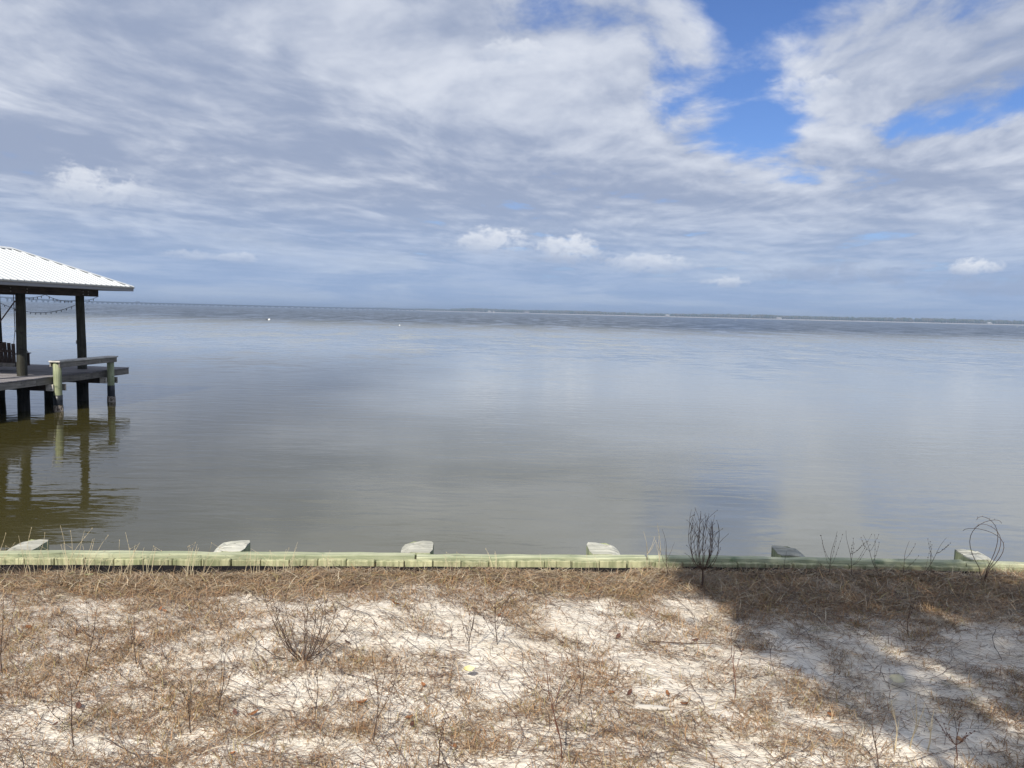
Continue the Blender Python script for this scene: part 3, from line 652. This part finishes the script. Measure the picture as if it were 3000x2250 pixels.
def blades(x_, y_, L, tilt, azm, wid, tint, lift=None, k=3, curve=.5):
    n = len(x_); tt = np.linspace(0, 1, k)[None, :]
    ang = tilt[:, None] + curve * tt * rng.uniform(.2, 1, (n, 1))
    seg = L[:, None] / (k - 1)
    r = np.concatenate([np.zeros((n, 1)), np.cumsum(np.sin(ang[:, :-1]) * seg, 1)], 1)
    zz_ = np.concatenate([np.zeros((n, 1)), np.cumsum(np.cos(ang[:, :-1]) * seg, 1)], 1)
    a_ = azm[:, None] + rng.normal(0, .25, (n, 1)) * tt
    P = np.stack([x_[:, None] + r*np.cos(a_), y_[:, None] + r*np.sin(a_), zz_], -1)
    P[..., 2] = np.maximum(P[..., 2], .0015) + gz(P[..., 0], P[..., 1]) + (0 if lift is None else lift[:, None])
    P[..., 1] = np.minimum(P[..., 1], bulk(P[..., 0]) + np.where(P[..., 2] > CAPZ + .01, .2, -.022))
    W = wid[:, None] * (1 - .85 * tt ** 1.5)
    return ribbons(P, W, tint)
def smooth_noise(x_, y_, sc, seed):
    r = np.random.default_rng(seed); g_ = r.random((64, 64)); u = (np.asarray(x_) * sc) % 63; v_ = (np.asarray(y_) * sc) % 63
    i_, j_ = u.astype(int), v_.astype(int); f, h_ = u - i_, v_ - j_; f = f*f*(3-2*f); h_ = h_*h_*(3-2*h_)
    return (g_[i_, j_]*(1-f) + g_[i_+1, j_]*f)*(1-h_) + (g_[i_, j_+1]*(1-f) + g_[i_+1, j_+1]*f)*h_
def density(x_, y_):
    d = bulk(x_) - y_
    band = np.exp(-(np.maximum(d - .05, 0) / np.where(x_ > 1.3, .58, .32)) ** 2)
    n = .55*smooth_noise(x_ + 20, y_*1.5 + 20, 2.6, 1) + .45*smooth_noise(x_ + 20, y_*1.4 + 20, 6.5, 2)
    patch = np.clip((n - .405) / .22, 0, 1)
    side = .24 * np.clip((-x_ - .2) / 1.6, 0, 1) + .16*np.clip((3.1 - y_) / .5, 0, 1) - .18*np.exp(-((x_ - .9) / .6) ** 2 - ((y_ - 3.6) / .8) ** 2)
    return np.clip(patch*.74 + .09 + band*1.1 + side, .05, 1)
def scatter(n, x0=-5.5, x1=5.5, y0=1.4, y1=5.05, p=1.0):
    x_ = rng.uniform(x0, x1, n); y_ = rng.uniform(y0, y1, n); keep = (rng.random(n) < density(x_, y_) ** p) & (y_ < bulk(x_) - .025)
    return x_[keep], y_[keep]
def pick(pal, n, j_=.18): return np.clip(pal[rng.integers(0, len(pal), n)] * rng.uniform(1 - j_, 1 + j_, (n, 1)), 0, 1)
def emit(name, parts, lab, cat):
    V = []; Fs = []; T_ = []; o0 = 0
    for v_, f, t_ in parts: V.append(v_); Fs.append(f + o0); T_.append(t_); o0 += len(v_)
    me = npmesh(name, np.concatenate(V), np.concatenate(Fs), 4, 'blade', np.concatenate(T_))
    tag(link(name, me), lab, cat, kind='stuff')
# tufts of short dead grass
tx, ty = scatter(14000, p=1.4); per = 24; n = len(tx) * per
cx2 = np.repeat(tx, per) + rng.normal(0, .035, n); cy2 = np.repeat(ty, per) + rng.normal(0, .035, n)
tone = np.repeat(rng.integers(0, len(TAN), len(tx)), per); tint = np.where(rng.random((n, 1)) < .55, TAN[tone], pick(TAN, n)) * rng.uniform(.55, 1.1, (n, 1))
p1 = blades(cx2, cy2, rng.uniform(.02, .075, n), rng.uniform(.55, 1.5, n), rng.uniform(0, 2*pi, n), rng.uniform(.0008, .0019, n), tint)
emit('dead_grass', [p1], 'short tan dead grass growing in patches over the sand', 'grass')
# flat litter of broken stems
lx, ly = scatter(210000, p=.8); n = len(lx)
p2 = blades(lx, ly, rng.uniform(.012, .06, n), rng.uniform(1.35, 1.6, n), rng.uniform(0, 2*pi, n), rng.uniform(.0006, .0018, n), np.where(rng.random((n, 1)) < .42, pick(DARK, n), pick(GREY, n)), rng.uniform(0, .008, n), curve=.15)
emit('stem_litter', [p2], 'fine grey brown litter of broken stems strewn over the sand', 'litter')
# matted thatch against the bulkhead
n = 110000; bx_ = rng.uniform(-5.5, 5.5, n); dd = np.abs(rng.normal(0, 1, n)) * np.where(bx_ > 1.3, .38, .20) + .03; by_ = bulk(bx_) - dd
keep = smooth_noise(bx_ + 20, by_*1.6 + 20, 4.0, 5) + .35*np.exp(-dd / .12) > rng.uniform(.1, .62, n); bx_, by_, dd = bx_[keep], by_[keep], dd[keep]; n = len(bx_)
hump = .05 * smooth_noise(bx_ + 20, by_ + 20, 3.2, 9) * np.exp(-(dd / .35) ** 2)
p3 = blades(bx_, by_, rng.uniform(.03, .15, n), rng.uniform(1.0, 1.65, n), rng.uniform(0, 2*pi, n), rng.uniform(.0009, .0026, n), np.where(rng.random((n, 1)) < .62, pick(GREY, n), pick(TAN, n)), rng.random(n) * hump + np.where((bx_ > 1.0) & (dd < .15), .02, 0) * rng.random(n), k=4, curve=.7)
n = 4200; ux = rng.uniform(-5.5, 5.5, n); ud = .025 + np.abs(rng.normal(0, .045, n)); keep = smooth_noise(ux + 20, ud, 3.5, 21) > rng.uniform(.15, .75, n); ux, ud = ux[keep], ud[keep]; n = len(ux)
p3b = blades(ux, bulk(ux) - ud, rng.uniform(.05, .14, n), rng.uniform(.0, .7, n), rng.uniform(0, 2*pi, n), rng.uniform(.0009, .0019, n), pick(GREY, n), k=5, curve=1.1)
emit('thatch', [p3, p3b], 'matted grey brown thatch of dead grass along the foot of the bulkhead', 'grass')
# fallen pine straw
n = 56000; sx = rng.uniform(-5.5, 5.5, n); sy = rng.uniform(1.4, 5.0, n); keep = (sy < bulk(sx) - .03) & (rng.random(n) < .35 + .65 * density(sx, sy)); sx, sy = sx[keep], sy[keep]; n = len(sx)
sa = np.where(rng.random(n) < .6, rng.normal(-.35, .55, n) + np.where(rng.random(n) < .5, pi, 0), rng.uniform(0, 2*pi, n))
p5 = blades(sx, sy, rng.uniform(.05, .15, n), rng.uniform(1.40, 1.58, n), sa, rng.uniform(.0007, .0013, n), np.where(rng.random((n, 1)) < .72, pick(np.array([(.30, .155, .075), (.38, .215, .105), (.22, .115, .06), (.44, .29, .165)]), n), pick(DARK, n)), rng.uniform(.001, .014, n), k=4, curve=.12)
emit('pine_straw', [p5], 'fine reddish tan pine straw scattered over sand and grass', 'straw')
# creeping runners
n = 6500; rx = rng.uniform(-5.5, 5.5, n); ry = rng.uniform(1.4, 4.9, n); k = 12
a0 = np.where(rng.random(n) < .72, rng.normal(-.42, .38, n), rng.uniform(0, pi, n)); L = rng.uniform(.10, .55, n)
aa = a0[:, None] + np.cumsum(rng.normal(0, .13, (n, k)), 1); seg = L[:, None] / (k - 1)
P = np.stack([rx[:, None] + np.cumsum(np.cos(aa) * seg, 1), ry[:, None] + np.cumsum(np.sin(aa) * seg, 1), np.zeros((n, k))], -1)
P[..., 1] = np.minimum(P[..., 1], bulk(P[..., 0]) - .03)
P[..., 2] = gz(P[..., 0], P[..., 1]) + .004 + .016 * np.abs(np.sin(np.linspace(0, 1, k)[None, :] * rng.uniform(2, 9, (n, 1)) + rng.uniform(0, 6, (n, 1))))
p4 = ribbons(P, np.full((n, k), .0011) * rng.uniform(.7, 1.5, (n, 1)), np.where(rng.random((n, 1)) < .75, pick(DARK, n), pick(GREY, n)))
emit('runner_stems', [p4], 'long thin dark runner stems creeping across the sand', 'stems')

# ------------------------------------------------------------------ weeds standing in the sand
def on(x_, y_): return (x_, y_, float(gz(x_, y_)))
def stem_path(h_, lean, bow, k=7, wig=.02):
    P = []; ph = random.uniform(0, 6)
    for q in range(k + 1):
        t_ = q / k; P.append(Vector((lean[0]*t_ + bow[0]*t_*t_ + wig*h_*sin(ph + 7*t_), lean[1]*t_ + bow[1]*t_*t_ + wig*h_*cos(ph*1.7 + 6*t_), h_*t_)))
    return P
def weed(loc, h_, forks, lab, m_='twig', spread=.35, r=.0023, lean=(0, 0), buds=True, name='dry_weed', grp=None):
    root = empty(name, on(*loc), 0, lab, 'weed', grp)
    P = stem_path(h_, (lean[0]*h_, lean[1]*h_), (random.uniform(-.1, .1)*h_, 0), 8)
    P[0].z = -.01
    MB().tube(P, [r*(1.15 - .8*q/8) for q in range(9)], 6).build('stem', m_, root)
    for k in range(forks):
        q = random.uniform(.22, .75); b0 = P[int(q*8)]; a_ = random.uniform(0, 2*pi); s_ = spread * h_ * random.uniform(.5, 1.1); hh = (h_*(1 - q)) * random.uniform(.55, 1.05)
        B = [b0 + Vector((cos(a_)*s_*(t_**.8), sin(a_)*s_*.6*(t_**.8), hh*t_**1.15)) + Vector((random.uniform(-1, 1), 0, random.uniform(-1, 1)))*.008*h_ for t_ in np.linspace(0, 1, 6)]
        mb = MB().tube(B, [r*.62*(1 - .6*e/5) for e in range(6)], 5)
        if buds:
            for e in (2, 3, 4, 5): mb.ball(tuple(B[e] + Vector((random.uniform(-.003, .003), 0, .001))), (.0026, .0026, .0036), 5, 3)
        mb.build('branch', m_, root)
    return root
weed((-.05, 3.82), .30, 9, 'dark bare weed forking low into many twigs on white sand', spread=.5)
weed((-.18, 3.73), .31, 3, 'thin dark upright weed wand with short side twigs on white sand', spread=.22)
weed((-.51, 2.91), .38, 5, 'dark wiry weed forked into a narrow broom above the pale yellow leaf litter', lean=(.06, 0), spread=.3)
weed((.22, 2.78), .42, 6, 'tall reddish brown weed leaning over sand beside a big grass tuft', 'redtwig', lean=(-.15, .05), spread=.3)
weed((1.04, 3.34), .25, 2, 'single thin reddish wand by the edge of the tree shadow', 'redtwig', spread=.15, r=.0022)
weed((-1.68, 2.86), .34, 5, 'dark weed with open V-shaped branches on bare white sand', spread=.55)
weed((-1.97, 3.48), .32, 5, 'dark weed with a long arching side branch among tan grass', spread=.5, lean=(.12, 0))
weed((-1.78, 3.56), .24, 2, 'slim straight dark weed standing close to a forked one', spread=.15)
weed((-1.21, 3.13), .27, 3, 'slim dark weed with a bent tip near dead brown leaves', spread=.25, lean=(.05, 0))
weed((-.79, 3.10), .25, 2, 'slim dark weed below the bare twiggy bush', spread=.2)
weed((.33, 3.23), .24, 2, 'thin dark wand beside the grey driftwood', spread=.15, r=.002)
weed((2.22, 4.11), .24, 3, 'small dark weed standing inside the tree shadow', spread=.3)
weed((1.78, 2.88), .16, 6, 'low reddish twiggy weed near an upright orange leaf', 'redtwig', spread=.5)
weed((1.44, 2.80), .22, 3, 'dark leaning weed at the lower border of the shadow', lean=(-.2, .1), spread=.2)
weed((-2.33, 3.42), .36, 4, 'dark slender weed among tan grass far from the shadow', spread=.3)
weed((-1.28, 2.99), .24, 4, 'small dark weed with spread twigs over litter', spread=.4)
weed((-.24, 2.75), .2, 4, 'short dark weed with thin twigs by a grass tuft', spread=.35)
for x_, y_, h_, lab in ((1.65, 2.97, .23, 'bleached straw stalk with stubby side spurs, tallest of three'), (1.58, 2.95, .21, 'bleached straw stalk leaning right beside two others'), (1.70, 2.94, .17, 'short bleached straw stalk leaning left beside two others')):
    weed((x_, y_), h_, 3, lab, 'straw', .16, .0026, (random.uniform(-.12, .12), 0), False, 'dry_stalk')
def bush(loc, h_, n_, rad, lab, m_='twig', trunk=0.0, inward=.0):
    root = empty('bare_bush', on(*loc), 0, lab, 'bush')
    if trunk: MB().tube([(0, 0, -.01), (.004, 0, trunk*.5), (0, 0, trunk + .004)], [.0065, .0055, .005], 7).build('stem', m_, root)
    for k in range(n_):
        a_ = 2*pi*k/n_ + random.uniform(-.3, .3); s_ = rad * random.uniform(.35, 1.0); hh = (h_ - trunk) * random.uniform(.6, 1.0)
        f = lambda t_: s_ * (t_**.62) * (1 - inward * t_ * t_)
        B = [Vector((cos(a_)*f(t_), sin(a_)*.8*f(t_), trunk + hh*t_**1.25)) + Vector((random.uniform(-1, 1), random.uniform(-1, 1), 0))*.004 for t_ in np.linspace(0, 1, 9)]
        mb = MB().tube(B, [.0023*(1 - .7*e/8) for e in range(9)], 5)
        for e in (3, 5, 6, 7):
            c_ = B[e]; d_ = Vector((random.uniform(-1, 1), random.uniform(-.6, .6), random.uniform(.7, 1.5))).normalized() * h_ * random.uniform(.07, .24)
            mb.tube([c_, c_ + d_*.5 + Vector((0, 0, .004)), c_ + d_], [.0014, .0011, .0007], 4)
            mb.ball(tuple(c_ + d_), (.0022, .0022, .0032), 5, 3)
        mb.build('branch', m_, root)
    return root
bush((-.98, 3.60), .33, 20, .34, 'bare twiggy bush fanning out low over the sand')
bush((1.23, 4.73), .50, 19, .17, 'bare dark shrub standing against the bulkhead, branches closing like a brush', trunk=.12, inward=.45)
# looped vine at the right pile
root = empty('looped_vine', on(3.13, 4.93), 0, 'thorny bare vine bent into loops before the last pile top', 'vine')
for cx3, w3, h3 in ((.02, .105, .36), (.03, .075, .38), (.0, .13, .30), (.05, .09, .33)):
    s_ = random.choice((-1, 1)); P = [Vector((cx3*t_ + s_*w3*sin(pi*1.45*t_), .05*t_, .06 + h3*sin(pi*.62*t_))) if t_ > 0 else Vector((0, 0, -.01)) for t_ in np.linspace(0, 1, 16)]
    mb = MB().tube(P, [.0024 - .0012*e/15 for e in range(16)], 5)
    for e in range(4, 15, 2): mb.tube([P[e], P[e] + Vector((random.uniform(-.012, .012), 0, random.uniform(-.004, .012)))], [.0014, .0004], 4)
    mb.build('branch', 'twig', root)
for x_, y_, h_, fk, ln, lab in ((2.10, 4.93, .36, 4, .25, 'curved dark sprig leaning out over the bulkhead cap beyond the fifth pile'), (2.28, 4.94, .36, 6, -.22, 'dark budded sprig with crossing twigs leaning over the cap'), (2.46, 4.95, .34, 4, -.35, 'thin pale sprig bent across its neighbour over the cap'),
                                (2.62, 4.97, .30, 2, .05, 'short straight budded sprig over the cap'), (2.74, 4.97, .33, 6, .55, 'dark budded sprig slanting strongly right over the cap'), (1.83, 4.96, .22, 1, .05, 'short lone sprig beside the shaded pile top')):
    weed((x_, y_), h_ * .85, fk, lab, 'twig', .35, .0018, (ln, .1))
for x_, y_, h_, lab in ((1.00, 4.90, .36, 'pale thin grass stalk left of the dark shrub'), (.93, 4.93, .30, 'pale bent grass stalk near the dark shrub'), (1.05, 4.88, .33, 'brown seed stalk nearest the dark shrub')):
    weed((x_, y_), h_, 3, lab, 'straw' if 'pale' in lab else 'twig', .22, .0018, (random.uniform(-.1, .2), 0), False, 'grass_stalk')
# tall dry grass against the left bulkhead
clumps = ((-3.25, 7, .34), (-2.99, 8, .40), (-2.77, 8, .40), (-2.63, 6, .36), (-2.42, 6, .34), (-2.28, 6, .30), (-1.99, 8, .36), (-1.62, 7, .28), (-1.47, 6, .26), (-1.15, 5, .2), (-.40, 4, .24), (-.12, 4, .22), (.25, 4, .2), (.55, 3, .2))
for k, (x_, n_, h_) in enumerate(clumps):
    h_ *= .8
    y_ = float(bulk(x_)) - .10
    root = empty('tall_grass', on(x_, y_), 0, 'thin clump of tall pale dry grass stalks standing before the bulkhead cap', 'grass', 'tall grass clumps along the bulkhead')
    for q in range(n_):
        hh = h_ * random.uniform(.55, 1.05); lx_ = random.uniform(-.35, .35)*hh; b0 = Vector((random.uniform(-.07, .07), random.uniform(-.03, .02), 0))
        kink = random.random() < .3
        P = [b0 + v_ for v_ in stem_path(hh, (lx_, .02), (random.uniform(-.2, .2)*hh, .05), 6)]; P[0].z = -.01
        if kink: P[-1] = P[-2] + Vector((random.choice((-1, 1))*.05, 0, -.03)); 
        mb = MB().tube(P, [.0016*(1 - .6*e/6) for e in range(7)], 4)
        for e in (4, 5, 6):
            if random.random() < .5: mb.ball(tuple(P[e]), (.002, .002, .006), 5, 3)
        mb.build('stalk', 'straw', root)

# ------------------------------------------------------------------ fallen leaves and bits
def leaf_mesh(L, W_, m_, curl, lob=0.0):
    mb = MB(); n = 7; top = []
    for q in range(n):
        t_ = q / (n - 1); w = W_ * sin(pi * (.06 + .90*t_)) ** .8 * (1 + lob * sin(t_*19)); x_ = (t_ - .5) * L; z_ = .006 + curl * L * (4*(t_-.5)**2) * .5
        top.append([(x_, -w/2, z_ + abs(w)*curl*.7 + random.uniform(0, .003)), (x_, 0, z_), (x_, w/2, z_ + abs(w)*curl*.7 + random.uniform(0, .003))])
    for r in top: mb.v += r
    m0 = len(mb.v); mb.v += [(a_, b_, c_ - .0012) for a_, b_, c_ in mb.v[:m0]]
    for q in range(n - 1):
        for e in range(2): o0 = 3*q + e; mb.f.append((o0, o0+3, o0+4, o0+1)); mb.f.append((m0+o0, m0+o0+1, m0+o0+4, m0+o0+3))
        for e in (0, 2): o0 = 3*q + e; mb.f.append((o0, m0+o0, m0+o0+3, o0+3))
    mb.tube([(-L*.5, 0, .006 + curl*L*.5), (-L*.68, .004, .004)], [.0011, .0008], 4)
    return mb.mesh('dead_leaf', m_, True)
LM = {k_: [leaf_mesh(random.uniform(.042, .065), random.uniform(.020, .034), k_, random.uniform(.15, .45), random.choice((0, .12))) for _ in range(3)] for k_ in ('leaf_o', 'leaf_b', 'leaf_t')}
leafpos = [(-1.94, 4.17), (-1.9, 4.14), (-2.52, 3.92), (-1.97, 3.91), (-1.82, 3.15), (-1.84, 3.01), (-1.14, 3.11), (-1.06, 3.11), (-1.47, 3.15), (-1.36, 3.26), (-1.32, 2.8), (-1.04, 2.81), (-.82, 3.16), (-2.84, 4.70), (-1.03, 4.88), (-.73, 4.9),
           (.03, 4.92), (.19, 4.95), (.26, 4.86), (.34, 4.80), (.58, 4.78), (1.1, 4.93), (-.64, 4.26), (-.04, 4.19), (.6, 3.98), (.49, 3.37), (.57, 3.38), (.74, 3.36), (.80, 3.27), (1.42, 3.21), (1.88, 3.02), (1.02, 3.99), (-.62, 3.21), (-.38, 3.03), (-.40, 3.09), (-.81, 3.78), (1.19, 4.9), (-2.15, 4.5), (-.37, 3.36), (-.19, 2.87)]
LAB = {'leaf_o': 'small curled orange dead leaf lying on the dry grass', 'leaf_b': 'small curled dark brown dead leaf lying on the sand', 'leaf_t': 'small curled tan dead leaf lying on the dry grass'}
brown = {4, 5, 6, 8, 9, 12, 24, 26, 31, 33, 35}
for k, (x_, y_) in enumerate(leafpos):
    k_ = 'leaf_b' if k in brown else ('leaf_t' if k in (15, 16, 21, 37, 10, 30) else 'leaf_o')
    o = link('dead_leaf', random.choice(LM[k_]), None, (x_, y_, float(gz(x_, y_)) + .006), random.uniform(0, 6.28))
    o.rotation_euler.x = random.uniform(-.35, .35); o.rotation_euler.y = random.uniform(-.35, .35); s_ = random.uniform(.55, .85); o.scale = (s_, s_, s_)
    z_ = 'in the matted thatch by the bulkhead' if y_ > 4.4 else ('beside the tree shadow' if x_ > 1.0 else ('on the sand among dark weeds' if x_ < -1.0 else 'on the sunlit sand and runner stems'))
    tag(o, {'leaf_o': 'small curled orange dead leaf ', 'leaf_b': 'small curled dark brown dead leaf ', 'leaf_t': 'small curled tan dead leaf '}[k_] + z_, 'leaf', {'leaf_o': 'orange leaves on the ground', 'leaf_b': 'brown leaves on the ground', 'leaf_t': 'tan leaves on the ground'}[k_])
def single(name, me, x_, y_, rz, up, lab, cat, rx=0.0):
    o = link(name, me, None, (x_, y_, float(gz(x_, y_)) + up), rz); o.rotation_euler.x = rx; tag(o, lab, cat); return o
single('yellow_leaf', leaf_mesh(.05, .036, 'leaf_y', .5, .35), -.17, 3.46, .3, .03, 'crumpled pale yellow leaf on the sunlit grass', 'leaf', .25)
single('faded_leaf', leaf_mesh(.095, .07, 'leaf_p', .15, .18), 1.87, 3.53, .8, .02, 'large faded straw coloured leaf lying in the tree shadow', 'leaf', .1)
single('pale_leaf', leaf_mesh(.04, .03, 'leaf_g', .3), -2.80, 4.80, 1.1, .03, 'pale green curled leaf nearest the dark cloth under the bulkhead', 'leaf', .3)
single('pale_leaf', leaf_mesh(.045, .035, 'leaf_g', .3), -2.67, 4.77, .2, .03, 'pale green flat leaf a hand right of a curled one by the bulkhead', 'leaf', -.2)
mb = MB().tube([(-.085, 0, .002), (-.06, .006, .008), (-.01, 0, .009), (.04, -.004, .008), (.085, .002, .003)], [.006, .013, .014, .012, .004], 8, jit=.15)
single('driftwood', mb.mesh('driftwood', 'drift'), .65, 3.235, .05, .004, 'short smooth grey piece of driftwood on white sand', 'driftwood')
mb = MB().tube([(-.16, .01, .004), (-.05, -.008, .012), (.06, .004, .009), (.15, -.006, .02)], [.003, .0035, .003, .0015], 6)
mb.tube([(.06, .004, .009), (.12, .05, .02)], [.002, .001], 5)
single('fallen_stick', mb.mesh('fallen_stick', 'twig'), .92, 3.94, -.1, .003, 'crooked dark stick lying on bare sand near the shadow border', 'stick')
mb = MB().tube([(-.10, .0, .006), (.0, .012, .014), (.10, .004, .010)], [.003, .004, .002], 6)
single('fallen_stick', mb.mesh('fallen_stick', 'straw'), .38, 4.84, .05, .02, 'pale straight stick lying in the thatch among orange leaves', 'stick')

# ------------------------------------------------------------------ the tree behind the viewer whose shade falls on the right
TR = empty('shade_tree', (1.1, -4.6, 1.07), 0, 'leafy tree behind the viewer casting the dappled shade on the sand', 'tree')
base = Vector((1.1, -4.6, 1.07))
def lift(x_, y_, h_): return Vector((x_, y_, 1.1)) + toward * (h_ / toward.z)      # the point that shades (x, y) from height h
poly = [(.80, 5.9), (1.12, 5.05), (1.27, 4.3), (1.40, 3.55), (1.60, 3.12), (1.78, 2.82), (2.15, 2.2), (3.0, 1.5), (4.6, 1.4), (5.6, 2.6), (5.2, 4.2), (4.0, 4.75), (3.35, 4.95), (3.0, 5.7), (2.0, 6.6), (1.0, 6.8)]
def inside(x_, y_):
    c_ = False; j_ = len(poly) - 1
    for i_ in range(len(poly)):
        (xi, yi), (xj, yj) = poly[i_], poly[j_]
        if (yi > y_) != (yj > y_) and x_ < (xj - xi)*(y_ - yi)/(yj - yi) + xi: c_ = not c_
        j_ = i_
    return c_
holes = [(1.98, 4.07, 2.05, 3.81), (2.12, 3.74, 2.19, 3.51), (2.18, 3.36, 2.18, 3.11), (2.54, 5.3, 2.55, 5.36), (2.62, 3.2, 2.7, 3.0), (2.5, 4.5, 2.6, 4.3)]
def in_hole(x_, y_):
    for a_, b_, c_, d_ in holes:
        t_ = max(0, min(1, ((x_-a_)*(c_-a_) + (y_-b_)*(d_-b_)) / ((c_-a_)**2 + (d_-b_)**2)))
        if (x_ - a_ - t_*(c_-a_))**2 + (y_ - b_ - t_*(d_-b_))**2 < .048**2: return True
    return False
cl = []
while len(cl) < 820:
    x_, y_ = random.uniform(.7, 5.7), random.uniform(1.3, 6.9)
    if inside(x_, y_): cl.append((lift(x_, y_, random.uniform(4.6, 7.6)), x_, y_))
lv = []; lf = []
rt = random.Random(5)
for c_, x_, y_ in cl:
    for q in range(46):
        a_ = Vector((rt.gauss(0, .17), rt.gauss(0, .17), rt.gauss(0, .13))); p_ = c_ + a_
        k_ = (p_.z - 1.1) / toward.z; gx, gy = p_.x - toward.x*k_, p_.y - toward.y*k_
        if not inside(gx + .06*sin(8*gy + 1) + .04*sin(21*gy), gy) and rt.random() > .10 or in_hole(gx, gy) and rt.random() > .06: continue
        u = Vector((rt.gauss(0, 1), rt.gauss(0, 1), rt.gauss(0, .6))).normalized(); w = u.orthogonal().normalized(); w.rotate(Matrix.Rotation(rt.uniform(0, 6), 3, u))
        L_ = rt.uniform(.07, .115); o0 = len(lv); p_ = p_ - base
        lv += [tuple(p_ - u*L_*.5), tuple(p_ + w*L_*.24), tuple(p_ + u*L_*.5), tuple(p_ - w*L_*.24)]; lf.append((o0, o0+1, o0+2, o0+3))
mb = MB(); mb.v = lv; mb.f = lf; o = mb.build('crown', 'crown', TR); o['kind'] = 'stuff'
ctr = lift(2.9, 3.9, 5.6) - base
trunk = [Vector((0, 0, -.15)), Vector((.02, .08, 1.0)), Vector((0, .25, 2.2)), Vector((.02, .6, 3.3))]
MB().tube(trunk, [.26, .19, .16, .14], 12, jit=.08).build('trunk', 'bark', TR, smooth=True)
fork = trunk[-1]
for k in range(12):
    tgt = cl[k * 68][0] - base; mid = fork.lerp(tgt, .5) + Vector((random.uniform(-.2, .2), random.uniform(-.2, .2), random.uniform(.1, .35)))
    P = [fork - Vector((0, .03, .12)), fork.lerp(mid, .5) + Vector((0, 0, .08)), mid, mid.lerp(tgt, .6), tgt]
    MB().tube(P, [.085, .065, .045, .028, .012], 8).build('branch', 'bark', TR, smooth=True)

# ------------------------------------------------------------------ haze over the bay
m = bpy.data.materials.new('haze_air'); m.use_nodes = True; hg = G(m.node_tree); hg.n.clear()
ho = hg.node('ShaderNodeOutputMaterial'); pv = hg.node('ShaderNodeVolumePrincipled'); hg.l.new(pv.outputs[0], ho.inputs['Volume'])
pv.inputs['Color'].default_value = (.42, .55, .76, 1); pv.inputs['Density'].default_value = 2.6e-4; pv.inputs['Anisotropy'].default_value = 0.0
M['haze'] = m
tag(MB().box((-9500, -60, -3), (9500, 12500, 32)).build('haze', 'haze'), 'thin pale blue haze over the bay', 'haze', kind='stuff')
